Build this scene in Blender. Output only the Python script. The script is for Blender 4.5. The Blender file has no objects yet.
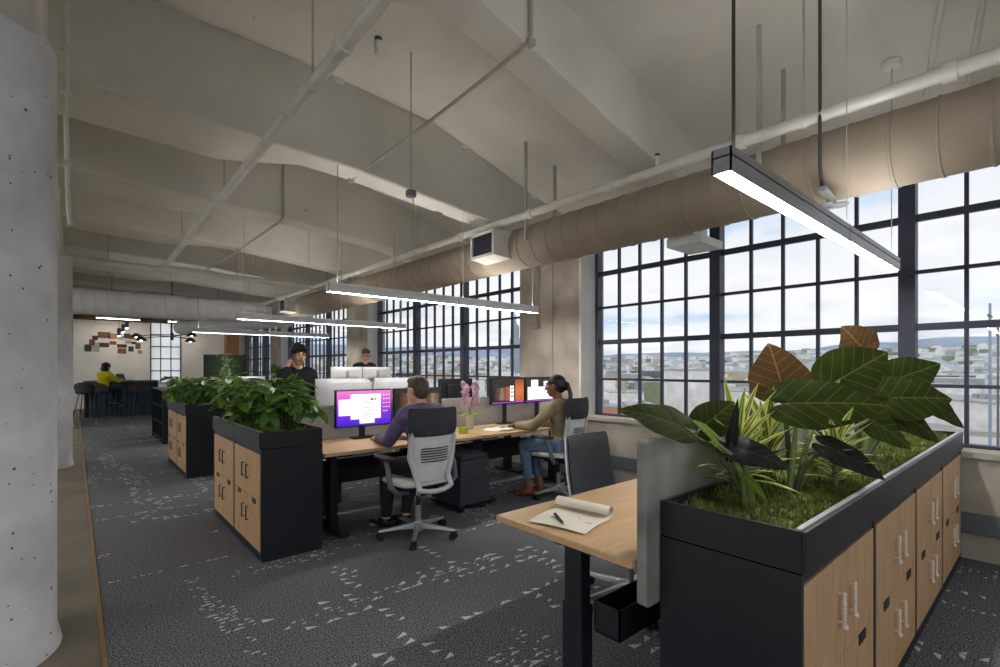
import bpy, bmesh, math, random
from mathutils import Vector, Matrix, Euler
PI = math.pi
sc = bpy.context.scene
COL = sc.collection

# ------------------------------------------------------------------ camera
CAMH = 1.40
FPX = 490.0
YAW = math.atan2(426.0, 490.0)
SN, CS = math.sin(YAW), math.cos(YAW)
cd = bpy.data.cameras.new('camera')
cd.sensor_width = 36.0
cd.lens = 36.0 * FPX / 1000.0
cd.shift_y = 0.0345
cd.clip_end = 20000.0
cd.clip_start = 0.05
cam = bpy.data.objects.new('camera', cd)
COL.objects.link(cam)
cam.location = (0, 0, CAMH)
cam.rotation_euler = (PI / 2, 0, -YAW)
sc.camera = cam

# ------------------------------------------------------------------ view
sc.view_settings.view_transform = 'Standard'
sc.view_settings.look = 'None'
sc.view_settings.gamma = 1.0
sc.view_settings.use_curve_mapping = False
sc.view_settings.exposure = 0.72
sc.cycles.use_denoising = True
sc.cycles.max_bounces = 10
sc.cycles.diffuse_bounces = 6
sc.cycles.transparent_max_bounces = 24
sc.cycles.caustics_reflective = False
sc.cycles.caustics_refractive = False
sc.cycles.sample_clamp_indirect = 6.0

# ------------------------------------------------------------------ sky: broken overcast
SKY_STRENGTH = 0.70
wd = bpy.data.worlds.new('sky')
sc.world = wd
wd.use_nodes = True
nt = wd.node_tree
nt.nodes.clear()
def wn(t, **k):
    n = nt.nodes.new(t)
    for a, b in k.items():
        setattr(n, a, b)
    return n
tc = wn('ShaderNodeTexCoord')
sep = wn('ShaderNodeSeparateXYZ')
nt.links.new(tc.outputs['Generated'], sep.inputs[0])
zp = wn('ShaderNodeMath', operation='MAXIMUM'); nt.links.new(sep.outputs[2], zp.inputs[0]); zp.inputs[1].default_value = 0.0
za = wn('ShaderNodeMath', operation='ADD'); nt.links.new(zp.outputs[0], za.inputs[0]); za.inputs[1].default_value = 0.16
dx = wn('ShaderNodeMath', operation='DIVIDE'); nt.links.new(sep.outputs[0], dx.inputs[0]); nt.links.new(za.outputs[0], dx.inputs[1])
dy = wn('ShaderNodeMath', operation='DIVIDE'); nt.links.new(sep.outputs[1], dy.inputs[0]); nt.links.new(za.outputs[0], dy.inputs[1])
cb = wn('ShaderNodeCombineXYZ'); nt.links.new(dx.outputs[0], cb.inputs[0]); nt.links.new(dy.outputs[0], cb.inputs[1])
cb.inputs[2].default_value = 3.7
nz = wn('ShaderNodeTexNoise'); nt.links.new(cb.outputs[0], nz.inputs['Vector'])
nz.inputs['Scale'].default_value = 0.8; nz.inputs['Detail'].default_value = 7.0; nz.inputs['Roughness'].default_value = 0.52
rp = wn('ShaderNodeValToRGB'); nt.links.new(nz.outputs[0], rp.inputs[0])
e = rp.color_ramp.elements
e[0].position = 0.33; e[0].color = (0.42, 0.60, 0.86, 1)
e[1].position = 0.42; e[1].color = (0.80, 0.84, 0.90, 1)
q = rp.color_ramp.elements.new(0.55); q.color = (0.92, 0.925, 0.93, 1)
q = rp.color_ramp.elements.new(0.70); q.color = (0.62, 0.68, 0.76, 1)
bg = wn('ShaderNodeBackground'); nt.links.new(rp.outputs[0], bg.inputs['Color'])
bg.inputs['Strength'].default_value = SKY_STRENGTH
wo = wn('ShaderNodeOutputWorld'); nt.links.new(bg.outputs[0], wo.inputs['Surface'])

# ------------------------------------------------------------------ helpers: pixel rays (used only to look up real 3-D places)
def ray(u, v):
    r = (u - 500.0) / FPX
    return Vector((SN + r * CS, CS - r * SN, -(v - 368.0) / FPX))
def atz(u, v, z):
    a = ray(u, v); return Vector((0, 0, CAMH)) + a * ((z - CAMH) / a.z)
def atx(u, v, x):
    a = ray(u, v); return Vector((0, 0, CAMH)) + a * (x / a.x)
def aty(u, v, y):
    a = ray(u, v); return Vector((0, 0, CAMH)) + a * (y / a.y)

# ------------------------------------------------------------------ materials
def srgb(r, g, b):
    f = lambda c: (c / 255.0) / 12.92 if c <= 10 else (((c / 255.0) + 0.055) / 1.055) ** 2.4
    return (f(r), f(g), f(b), 1.0)
MATS = {}
def mat(name, col, rough=0.6, metal=0.0, var=0.12, scale=8.0, bump=0.0, bscale=60.0, stretch=None, spec=None,
        emit=None, estr=0.0, trans=0.0, sheen=0.0, col2=None, detail=4.0, sss=0.0):
    if name in MATS:
        return MATS[name]
    m = bpy.data.materials.new(name)
    m.use_nodes = True
    t = m.node_tree
    p = t.nodes['Principled BSDF']
    p.inputs['Roughness'].default_value = rough
    p.inputs['Metallic'].default_value = metal
    if spec is not None:
        p.inputs['Specular IOR Level'].default_value = spec
    if trans:
        p.inputs['Transmission Weight'].default_value = trans
    if sheen:
        p.inputs['Sheen Weight'].default_value = sheen
    tcn = t.nodes.new('ShaderNodeTexCoord')
    mp = t.nodes.new('ShaderNodeMapping')
    t.links.new(tcn.outputs['Object'], mp.inputs[0])
    if stretch:
        mp.inputs['Scale'].default_value = stretch
    n = t.nodes.new('ShaderNodeTexNoise')
    n.inputs['Scale'].default_value = scale
    n.inputs['Detail'].default_value = detail
    t.links.new(mp.outputs[0], n.inputs['Vector'])
    r = t.nodes.new('ShaderNodeValToRGB')
    c2 = col2 if col2 else tuple(max(0.0, c * (1 - 2 * var)) for c in col[:3]) + (1,)
    c1 = col if col2 else tuple(min(1.0, c * (1 + var)) for c in col[:3]) + (1,)
    r.color_ramp.elements[0].position = 0.32; r.color_ramp.elements[0].color = c2
    r.color_ramp.elements[1].position = 0.68; r.color_ramp.elements[1].color = c1
    t.links.new(n.outputs[0], r.inputs[0])
    t.links.new(r.outputs[0], p.inputs['Base Color'])
    if bump:
        b = t.nodes.new('ShaderNodeTexNoise'); b.inputs['Scale'].default_value = bscale; b.inputs['Detail'].default_value = 3
        t.links.new(mp.outputs[0], b.inputs['Vector'])
        bm_ = t.nodes.new('ShaderNodeBump'); bm_.inputs['Strength'].default_value = bump; bm_.inputs['Distance'].default_value = 0.01
        t.links.new(b.outputs[0], bm_.inputs['Height'])
        t.links.new(bm_.outputs[0], p.inputs['Normal'])
    if emit:
        p.inputs['Emission Color'].default_value = emit
        p.inputs['Emission Strength'].default_value = estr
    MATS[name] = m
    return m

def wood(name, a, b, axis='z', rough=0.45):
    if name in MATS:
        return MATS[name]
    s = {'x': (1.2, 14, 14), 'y': (14, 1.2, 14), 'z': (14, 14, 1.2)}[axis]
    m = mat(name, a, rough, 0, col2=b, scale=3.0, stretch=s, detail=6, bump=0.05, bscale=8)
    return m

# ------------------------------------------------------------------ mesh builder
class MB:
    def __init__(s):
        s.v = []; s.f = []
    def add(s, vs, fs):
        o = len(s.v); s.v += [tuple(p) for p in vs]; s.f += [tuple(i + o for i in f) for f in fs]; return s
    def box(s, x0, x1, y0, y1, z0, z1):
        return s.add([(x0, y0, z0), (x1, y0, z0), (x1, y1, z0), (x0, y1, z0), (x0, y0, z1), (x1, y0, z1), (x1, y1, z1), (x0, y1, z1)],
                     [(0, 3, 2, 1), (4, 5, 6, 7), (0, 1, 5, 4), (1, 2, 6, 5), (2, 3, 7, 6), (3, 0, 4, 7)])
    def obox(s, c, size, rot=(0, 0, 0)):
        M = Euler(rot).to_matrix(); hx, hy, hz = [q / 2 for q in size]; c = Vector(c)
        vs = [c + M @ Vector(p) for p in [(-hx, -hy, -hz), (hx, -hy, -hz), (hx, hy, -hz), (-hx, hy, -hz), (-hx, -hy, hz), (hx, -hy, hz), (hx, hy, hz), (-hx, hy, hz)]]
        return s.add(vs, [(0, 3, 2, 1), (4, 5, 6, 7), (0, 1, 5, 4), (1, 2, 6, 5), (2, 3, 7, 6), (3, 0, 4, 7)])
    def rbox(s, x0, x1, y0, y1, z0, z1, r=0.01, n=3):
        # rounded box: rounded outline in XY, slight chamfer in Z
        def ring(ins, z):
            rr = max(r - ins, 0.0005); out = []
            for cx, cy, a0 in ((x1 - r, y1 - r, 0), (x0 + r, y1 - r, PI / 2), (x0 + r, y0 + r, PI), (x1 - r, y0 + r, 1.5 * PI)):
                for k in range(n + 1):
                    a = a0 + PI / 2 * k / n
                    out.append((cx + rr * math.cos(a), cy + rr * math.sin(a), z))
            return out
        c = min(r * 0.5, (z1 - z0) * 0.3)
        rings = [ring(c, z0), ring(0, z0 + c), ring(0, z1 - c), ring(c, z1)]
        return s.loft(rings, True, True)
    def loft(s, rings, cap0=True, cap1=True, closed=True):
        n = len(rings[0]); vs = [p for r in rings for p in r]; fs = []
        m = n if closed else n - 1
        for i in range(len(rings) - 1):
            for j in range(m):
                k = (j + 1) % n
                fs.append((i * n + j, i * n + k, (i + 1) * n + k, (i + 1) * n + j))
        if cap0: fs.append(tuple(reversed(range(n))))
        if cap1: fs.append(tuple((len(rings) - 1) * n + j for j in range(n)))
        return s.add(vs, fs)
    def tube(s, pts, r, n=8, cap=True, flat=1.0):
        pts = [Vector(p) for p in pts]
        rs = r if isinstance(r, (list, tuple)) else [r] * len(pts)
        rings = []; up = None
        for i, p in enumerate(pts):
            d = (pts[min(i + 1, len(pts) - 1)] - pts[max(i - 1, 0)])
            d = d.normalized() if d.length > 1e-9 else Vector((0, 0, 1))
            if up is None:
                up = Vector((0, 0, 1)) if abs(d.z) < 0.9 else Vector((1, 0, 0))
            a = d.cross(up)
            if a.length < 1e-6: a = d.cross(Vector((0, 1, 0)))
            a.normalize(); b = a.cross(d).normalized(); up = b
            rings.append([p + a * (rs[i] * math.cos(2 * PI * k / n)) + b * (rs[i] * flat * math.sin(2 * PI * k / n)) for k in range(n)])
        return s.loft(rings, cap, cap)
    def cyl(s, p0, p1, r0, r1=None, n=16):
        return s.tube([p0, p1], [r0, r0 if r1 is None else r1], n)
    def lathe(s, prof, c=(0, 0, 0), n=24):
        rings = [[(c[0] + r * math.cos(2 * PI * k / n), c[1] + r * math.sin(2 * PI * k / n), c[2] + z) for k in range(n)] for r, z in prof]
        return s.loft(rings, True, True)
    def ball(s, c, r, sx=1, sy=1, sz=1, n=12, m=8, rot=None):
        M = Euler(rot).to_matrix() if rot else None
        vs = []; fs = []
        c = Vector(c)
        def P(x, y, z):
            q = Vector((x * r * sx, y * r * sy, z * r * sz))
            if M: q = M @ q
            return c + q
        vs.append(P(0, 0, -1))
        for i in range(1, m):
            a = -PI / 2 + PI * i / m
            for j in range(n):
                b = 2 * PI * j / n
                vs.append(P(math.cos(a) * math.cos(b), math.cos(a) * math.sin(b), math.sin(a)))
        vs.append(P(0, 0, 1))
        for j in range(n):
            fs.append((0, 1 + (j + 1) % n, 1 + j))
            fs.append((len(vs) - 1, 1 + (m - 2) * n + j, 1 + (m - 2) * n + (j + 1) % n))
        for i in range(m - 2):
            for j in range(n):
                k = (j + 1) % n
                fs.append((1 + i * n + j, 1 + i * n + k, 1 + (i + 1) * n + k, 1 + (i + 1) * n + j))
        return s.add(vs, fs)
    def grid(s, fn, nu, nv):
        vs = [fn(i / nu, j / nv) for j in range(nv + 1) for i in range(nu + 1)]
        fs = [(j * (nu + 1) + i, j * (nu + 1) + i + 1, (j + 1) * (nu + 1) + i + 1, (j + 1) * (nu + 1) + i) for j in range(nv) for i in range(nu)]
        return s.add(vs, fs)
    def xf(s, M):
        s.v = [tuple(M @ Vector(p)) for p in s.v]; return s
    def mesh(s, name, m=None, smooth=False, bevel=0, seg=2, solid=0, weld=False):
        me = bpy.data.meshes.new(name)
        me.from_pydata(s.v, [], s.f)
        if bevel or solid or weld or True:
            bm = bmesh.new(); bm.from_mesh(me)
            if weld: bmesh.ops.remove_doubles(bm, verts=bm.verts, dist=1e-5)
            bmesh.ops.recalc_face_normals(bm, faces=bm.faces)
            if bevel:
                es = [x for x in bm.edges if len(x.link_faces) == 2 and x.calc_face_angle(0) > 0.6]
                bmesh.ops.bevel(bm, geom=es, offset=bevel, segments=seg, affect='EDGES', profile=0.5, clamp_overlap=True)
            if solid:
                bmesh.ops.solidify(bm, geom=bm.faces[:], thickness=solid)
            bm.to_mesh(me); bm.free()
        if smooth:
            me.polygons.foreach_set('use_smooth', [True] * len(me.polygons))
            try: me.set_sharp_from_angle(angle=0.7)
            except Exception: pass
        if m: me.materials.append(MATS[m] if isinstance(m, str) else m)
        me.update()
        return me
    def build(s, name, m, parent=None, smooth=False, bevel=0, seg=2, solid=0, loc=None, rot=None, world=False, weld=False):
        if world and parent is not None:
            off = parent.location
            s.v = [(p[0] - off[0], p[1] - off[1], p[2] - off[2]) for p in s.v]
        return link(name, s.mesh(name, m, smooth, bevel, seg, solid, weld), parent, loc, rot)

def link(name, me, parent=None, loc=None, rot=None):
    o = bpy.data.objects.new(name, me)
    COL.objects.link(o)
    if parent is not None: o.parent = parent
    if loc is not None: o.location = loc
    if rot is not None: o.rotation_euler = rot
    return o
def tag(o, label=None, cat=None, group=None, kind=None):
    if label: o['label'] = label
    if cat: o['category'] = cat
    if group: o['group'] = group
    if kind: o['kind'] = kind
    return o
def thing(name, label, cat, loc=(0, 0, 0), rz=0.0, group=None):
    o = bpy.data.objects.new(name, None)
    COL.objects.link(o)
    o.location = loc; o.rotation_euler = (0, 0, rz); o.empty_display_size = 0.1
    return tag(o, label, cat, group)
def struct(o, label=None):
    return tag(o, label, None, None, 'structure')
def kids(o):
    return [x for x in CH.get(o.name, [])]
CH = {}
def reindex():
    CH.clear()
    for x in COL.objects:
        if x.parent: CH.setdefault(x.parent.name, []).append(x)
def dup(root, loc, rz=0.0, label=None, group=None):
    reindex()
    def rec(o, par):
        c = o.copy(); COL.objects.link(c)
        if par is not None: c.parent = par
        for k in CH.get(o.name, []): rec(k, c)
        return c
    r = rec(root, None)
    r.location = loc; r.rotation_euler = (0, 0, rz)
    if label: r['label'] = label
    if group: r['group'] = group
    return r
RNG = random.Random(7)

# ================================================================== MATERIAL LIBRARY
mat('concrete', srgb(196, 192, 182), 0.85, var=0.10, scale=2.5, bump=0.25, bscale=30)
mat('concrete_wall', srgb(190, 182, 168), 0.85, var=0.16, scale=2.2, bump=0.3, bscale=22, detail=7)
mat('concrete_floor', srgb(120, 112, 100), 0.55, var=0.12, scale=2.0, bump=0.05, bscale=20)
mat('white_paint', srgb(236, 236, 234), 0.6, var=0.03, scale=3)
mat('duct_paint', srgb(160, 147, 130), 0.55, var=0.04, scale=2, spec=0.3)
mat('pipe_paint', srgb(218, 216, 208), 0.45, var=0.06, scale=5)
mat('conduit_grey', srgb(178, 174, 164), 0.45, var=0.08, scale=6)
mat('rod_dark', srgb(70, 68, 64), 0.5, metal=0.3)
mat('steel_dark', srgb(58, 60, 80), 0.5, var=0.1, scale=6)
mat('black_metal', srgb(34, 36, 42), 0.42, var=0.08, scale=3, spec=0.4)
mat('black_plastic', srgb(30, 31, 34), 0.5, var=0.08, scale=10)
mat('soft_black', srgb(42, 43, 48), 0.7, var=0.1, scale=30, bump=0.1, bscale=400)
mat('pedestal_grey', srgb(60, 64, 74), 0.5, var=0.08, scale=4)
mat('leather', srgb(46, 48, 56), 0.45, var=0.08, scale=30, bump=0.08, bscale=260)
mat('silver', srgb(190, 192, 194), 0.32, metal=0.85, var=0.04)
mat('alu_satin', srgb(176, 178, 180), 0.35, metal=0.6, var=0.04)
mat('grey_plastic', srgb(204, 206, 208), 0.45, var=0.03)
mat('light_fabric', srgb(226, 226, 223), 0.85, var=0.05, scale=60, bump=0.1, bscale=500)
mat('felt', srgb(150, 148, 142), 0.95, var=0.26, scale=5, bump=0.25, bscale=180, detail=8)
mat('felt_light', srgb(170, 172, 174), 0.95, var=0.06, scale=6, bump=0.15, bscale=180)
mat('charcoal_fabric', srgb(62, 64, 72), 0.9, var=0.12, scale=90, bump=0.15, bscale=400)
mat('fixture', srgb(150, 152, 154), 0.4, metal=0.5, var=0.03)
mat('fixture_white', srgb(238, 240, 243), 0.5, var=0.02)
LAMP_E = 40.0
mat('lamp_white', (0.9, 0.9, 0.9, 1), 0.5, var=0.0, emit=(1.0, 0.975, 0.94, 1), estr=LAMP_E)
mat('lamp_up', (0.9, 0.9, 0.9, 1), 0.5, var=0.0, emit=(1.0, 0.965, 0.92, 1), estr=15.0)
mat('lamp_warm', (0.9, 0.85, 0.7, 1), 0.5, var=0.0, emit=(1.0, 0.86, 0.68, 1), estr=26.0)
wood('door_oak', srgb(206, 168, 126), srgb(182, 142, 100), 'z')
wood('desk_oak', srgb(206, 172, 128), srgb(194, 158, 114), 'x')
wood('post_wood', srgb(190, 140, 88), srgb(160, 112, 66), 'z')
mat('paper', srgb(232, 226, 212), 0.8, var=0.03, scale=12)
mat('paper_white', srgb(236, 236, 234), 0.8, var=0.02)
mat('copper', srgb(240, 226, 214), 0.35, metal=0.15, var=0.05)
mat('moss', srgb(136, 146, 70), 0.95, var=0.35, scale=9, col2=srgb(70, 84, 34), bump=0.5, bscale=90)
mat('soil', srgb(46, 40, 30), 0.95, var=0.2, scale=20)
mat('skin_light', srgb(222, 172, 144), 0.5, var=0.04, scale=10)
mat('skin_mid', srgb(226, 180, 150), 0.5, var=0.04, scale=10)
mat('skin_brown', srgb(140, 92, 66), 0.5, var=0.05, scale=10)
mat('hair_black', srgb(26, 24, 26), 0.4, var=0.3, scale=60, stretch=(1, 1, 0.15))
mat('hair_brown', srgb(92, 74, 58), 0.55, var=0.25, scale=60, stretch=(1, 1, 0.2))
mat('hair_braid', srgb(78, 44, 36), 0.55, var=0.3, scale=60)
mat('purple_knit', srgb(122, 106, 146), 0.9, var=0.14, scale=12, bump=0.2, bscale=120)
mat('black_knit', srgb(36, 36, 42), 0.9, var=0.14, scale=14, bump=0.2, bscale=140)
mat('navy_knit', srgb(44, 48, 60), 0.9, var=0.12, scale=14, bump=0.2, bscale=140)
mat('trousers_black', srgb(34, 32, 36), 0.85, var=0.12, scale=14)
mat('jeans', srgb(112, 134, 168), 0.85, var=0.14, scale=16, bump=0.15, bscale=300)
mat('olive_jacket', srgb(168, 156, 122), 0.8, col2=srgb(128, 118, 92), scale=5)
mat('navy_cloth', srgb(40, 44, 66), 0.85, var=0.1)
mat('yellow_knit', srgb(222, 202, 30), 0.85, var=0.1, scale=14)
mat('shoe_brown', srgb(122, 62, 40), 0.5, var=0.12)
mat('shoe_black', srgb(26, 26, 28), 0.45, var=0.1)
mat('eye_white', srgb(230, 228, 224), 0.3, var=0.0)
mat('lip', srgb(176, 104, 96), 0.5, var=0.05)
mat('teal_panel', srgb(52, 78, 96), 0.7, var=0.1, scale=6)
mat('stool_shell', srgb(62, 58, 58), 0.6, var=0.08)
mat('terracotta', srgb(150, 80, 50), 0.7, var=0.1)
mat('ceramic_white', srgb(232, 232, 230), 0.25, var=0.02)
mat('lime', srgb(176, 196, 40), 0.6, var=0.05)
mat('petal', srgb(240, 214, 228), 0.6, col2=srgb(206, 140, 182), scale=40)
mat('steel_base', srgb(104, 110, 118), 0.5, var=0.05)
mat('brown_beam', srgb(96, 76, 56), 0.7, var=0.15)
mat('brass_edge', srgb(190, 160, 110), 0.35, metal=0.8, var=0.05)

# glass: thin architectural pane
g = bpy.data.materials.new('glass'); g.use_nodes = True; t = g.node_tree; t.nodes.clear()
tr = t.nodes.new('ShaderNodeBsdfTransparent'); tr.inputs[0].default_value = (0.985, 0.992, 0.995, 1)
gl = t.nodes.new('ShaderNodeBsdfGlossy'); gl.inputs['Roughness'].default_value = 0.02
lw = t.nodes.new('ShaderNodeLayerWeight'); lw.inputs[0].default_value = 0.5
pw5 = t.nodes.new('ShaderNodeMath'); pw5.operation = 'POWER'; pw5.inputs[1].default_value = 5.0; t.links.new(lw.outputs['Facing'], pw5.inputs[0])
fr = t.nodes.new('ShaderNodeMath'); fr.operation = 'MULTIPLY_ADD'; fr.inputs[1].default_value = 0.45; fr.inputs[2].default_value = 0.03; t.links.new(pw5.outputs[0], fr.inputs[0])
nzg = t.nodes.new('ShaderNodeTexNoise'); nzg.inputs['Scale'].default_value = 2.0
bpn = t.nodes.new('ShaderNodeBump'); bpn.inputs['Strength'].default_value = 0.02
t.links.new(nzg.outputs[0], bpn.inputs['Height']); t.links.new(bpn.outputs[0], gl.inputs['Normal'])
mx = t.nodes.new('ShaderNodeMixShader'); om = t.nodes.new('ShaderNodeOutputMaterial')
t.links.new(fr.outputs[0], mx.inputs[0]); t.links.new(tr.outputs[0], mx.inputs[1]); t.links.new(gl.outputs[0], mx.inputs[2])
t.links.new(mx.outputs[0], om.inputs[0]); MATS['glass'] = g
# frosted pane of the far window
g = bpy.data.materials.new('frosted_glass'); g.use_nodes = True; t = g.node_tree; t.nodes.clear()
tl = t.nodes.new('ShaderNodeBsdfTranslucent'); nzf = t.nodes.new('ShaderNodeTexNoise'); nzf.inputs['Scale'].default_value = 3
rf = t.nodes.new('ShaderNodeValToRGB'); rf.color_ramp.elements[0].color = (0.9, 0.9, 0.88, 1); rf.color_ramp.elements[1].color = (1, 1, 0.98, 1)
t.links.new(nzf.outputs[0], rf.inputs[0]); t.links.new(rf.outputs[0], tl.inputs[0])
tr2 = t.nodes.new('ShaderNodeBsdfTransparent'); mx = t.nodes.new('ShaderNodeMixShader'); mx.inputs[0].default_value = 0.35
om = t.nodes.new('ShaderNodeOutputMaterial'); t.links.new(tl.outputs[0], mx.inputs[1]); t.links.new(tr2.outputs[0], mx.inputs[2]); t.links.new(mx.outputs[0], om.inputs[0])
MATS['frosted_glass'] = g

# carpet: charcoal loop pile with scattered pale wedge-shaped flecks
def carpet():
    m = bpy.data.materials.new('carpet'); m.use_nodes = True; t = m.node_tree; p = t.nodes['Principled BSDF']
    p.inputs['Roughness'].default_value = 0.95; p.inputs['Specular IOR Level'].default_value = 0.15
    def math_(op, a, b=None):
        n = t.nodes.new('ShaderNodeMath'); n.operation = op
        for i, x in enumerate((a, b)):
            if x is None: continue
            if isinstance(x, (int, float)): n.inputs[i].default_value = x
            else: t.links.new(x, n.inputs[i])
        return n.outputs[0]
    tcn = t.nodes.new('ShaderNodeTexCoord'); s = t.nodes.new('ShaderNodeSeparateXYZ'); t.links.new(tcn.outputs['Object'], s.inputs[0])
    X, Y = s.outputs[0], s.outputs[1]
    def layer(cell, thresh, seed, kx, ky):
        px, py = math_('DIVIDE', X, cell), math_('DIVIDE', Y, cell)
        cx, cy = math_('FLOOR', px), math_('FLOOR', py)
        fx, fy = math_('FRACT', px), math_('FRACT', py)
        c = t.nodes.new('ShaderNodeCombineXYZ'); t.links.new(cx, c.inputs[0]); t.links.new(cy, c.inputs[1]); c.inputs[2].default_value = seed
        w = t.nodes.new('ShaderNodeTexWhiteNoise'); w.noise_dimensions = '3D'; t.links.new(c.outputs[0], w.inputs['Vector'])
        sw = t.nodes.new('ShaderNodeSeparateColor'); t.links.new(w.outputs['Color'], sw.inputs[0])
        # cluster mask from two stretched noises (runs along both weave directions)
        ms = []
        for sx, sy, o in ((kx, ky, 3.1), (ky, kx, 9.7)):
            cc = t.nodes.new('ShaderNodeCombineXYZ'); t.links.new(math_('MULTIPLY', cx, sx * cell), cc.inputs[0]); t.links.new(math_('MULTIPLY', cy, sy * cell), cc.inputs[1]); cc.inputs[2].default_value = seed + o
            nn = t.nodes.new('ShaderNodeTexNoise'); nn.inputs['Scale'].default_value = 1.0; nn.inputs['Detail'].default_value = 1.0; t.links.new(cc.outputs[0], nn.inputs['Vector'])
            ms.append(nn.outputs[0])
        mk = math_('MAXIMUM', ms[0], ms[1])
        on = math_('MULTIPLY', math_('GREATER_THAN', mk, thresh), math_('GREATER_THAN', w.outputs['Value'], 0.42))
        size = math_('ADD', math_('MULTIPLY', sw.outputs[0], 0.7), 0.18)
        # wedge: right triangle in the cell, randomly flipped
        flip = math_('GREATER_THAN', sw.outputs[1], 0.5)
        gx = math_('ABSOLUTE', math_('SUBTRACT', flip, fx))
        tri = math_('LESS_THAN', math_('ADD', math_('MULTIPLY', gx, 0.9), math_('MULTIPLY', fy, 1.5)), size)
        tri = math_('MULTIPLY', tri, math_('GREATER_THAN', gx, 0.06))
        return math_('MULTIPLY', on, tri)
    a = layer(0.078, 0.622, 1.0, 0.30, 4.0)
    b = layer(0.042, 0.655, 5.0, 0.4, 3.5)
    fl = math_('MAXIMUM', a, b)
    n1 = t.nodes.new('ShaderNodeTexNoise'); n1.inputs['Scale'].default_value = 120; n1.inputs['Detail'].default_value = 3; t.links.new(tcn.outputs['Object'], n1.inputs['Vector'])
    r = t.nodes.new('ShaderNodeValToRGB'); r.color_ramp.elements[0].position = 0.38; r.color_ramp.elements[0].color = srgb(46, 48, 52)
    r.color_ramp.elements[1].position = 0.66; r.color_ramp.elements[1].color = srgb(150, 152, 157)
    t.links.new(n1.outputs[0], r.inputs[0])
    mix = t.nodes.new('ShaderNodeMix'); mix.data_type = 'RGBA'
    t.links.new(math_('MULTIPLY', fl, 0.95), mix.inputs[0]); t.links.new(r.outputs[0], mix.inputs[6]); mix.inputs[7].default_value = srgb(214, 214, 214)
    t.links.new(mix.outputs[2], p.inputs['Base Color'])
    bp = t.nodes.new('ShaderNodeBump'); bp.inputs['Strength'].default_value = 0.12; bp.inputs['Distance'].default_value = 0.003
    t.links.new(n1.outputs[0], bp.inputs['Height']); t.links.new(bp.outputs[0], p.inputs['Normal'])
    MATS['carpet'] = m
carpet()

# ceiling concrete: painted, board-marked, with a few spalled patches
def ceiling_mat():
    m = bpy.data.materials.new('ceiling_concrete'); m.use_nodes = True; t = m.node_tree; p = t.nodes['Principled BSDF']
    p.inputs['Roughness'].default_value = 0.9
    tcn = t.nodes.new('ShaderNodeTexCoord')
    n1 = t.nodes.new('ShaderNodeTexNoise'); n1.inputs['Scale'].default_value = 1.3; n1.inputs['Detail'].default_value = 6; t.links.new(tcn.outputs['Object'], n1.inputs['Vector'])
    r = t.nodes.new('ShaderNodeValToRGB'); r.color_ramp.elements[0].position = 0.3; r.color_ramp.elements[0].color = srgb(206, 203, 195)
    r.color_ramp.elements[1].position = 0.7; r.color_ramp.elements[1].color = srgb(226, 223, 216); t.links.new(n1.outputs[0], r.inputs[0])
    n2 = t.nodes.new('ShaderNodeTexNoise'); n2.inputs['Scale'].default_value = 2.1; n2.inputs['Detail'].default_value = 8; n2.inputs['Roughness'].default_value = 0.65
    t.links.new(tcn.outputs['Object'], n2.inputs['Vector'])
    r2 = t.nodes.new('ShaderNodeValToRGB'); r2.color_ramp.elements[0].position = 0.70; r2.color_ramp.elements[0].color = (0, 0, 0, 1); r2.color_ramp.elements[1].position = 0.715; r2.color_ramp.elements[1].color = (1, 1, 1, 1)
    t.links.new(n2.outputs[0], r2.inputs[0])
    mix = t.nodes.new('ShaderNodeMix'); mix.data_type = 'RGBA'; t.links.new(r2.outputs[0], mix.inputs[0]); t.links.new(r.outputs[0], mix.inputs[6]); mix.inputs[7].default_value = srgb(110, 98, 84)
    # board joints: thin lines along X every 0.2 m in Y
    s = t.nodes.new('ShaderNodeSeparateXYZ'); t.links.new(tcn.outputs['Object'], s.inputs[0])
    d = t.nodes.new('ShaderNodeMath'); d.operation = 'DIVIDE'; t.links.new(s.outputs[1], d.inputs[0]); d.inputs[1].default_value = 0.21
    f = t.nodes.new('ShaderNodeMath'); f.operation = 'FRACT'; t.links.new(d.outputs[0], f.inputs[0])
    l = t.nodes.new('ShaderNodeMath'); l.operation = 'GREATER_THAN'; t.links.new(f.outputs[0], l.inputs[0]); l.inputs[1].default_value = 0.965
    bp = t.nodes.new('ShaderNodeBump'); bp.inputs['Strength'].default_value = 0.5; bp.inputs['Distance'].default_value = 0.01; bp.invert = True
    t.links.new(l.outputs[0], bp.inputs['Height'])
    t.links.new(bp.outputs[0], p.inputs['Normal'])
    t.links.new(mix.outputs[2], p.inputs['Base Color'])
    MATS['ceiling_concrete'] = m
ceiling_mat()

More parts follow.
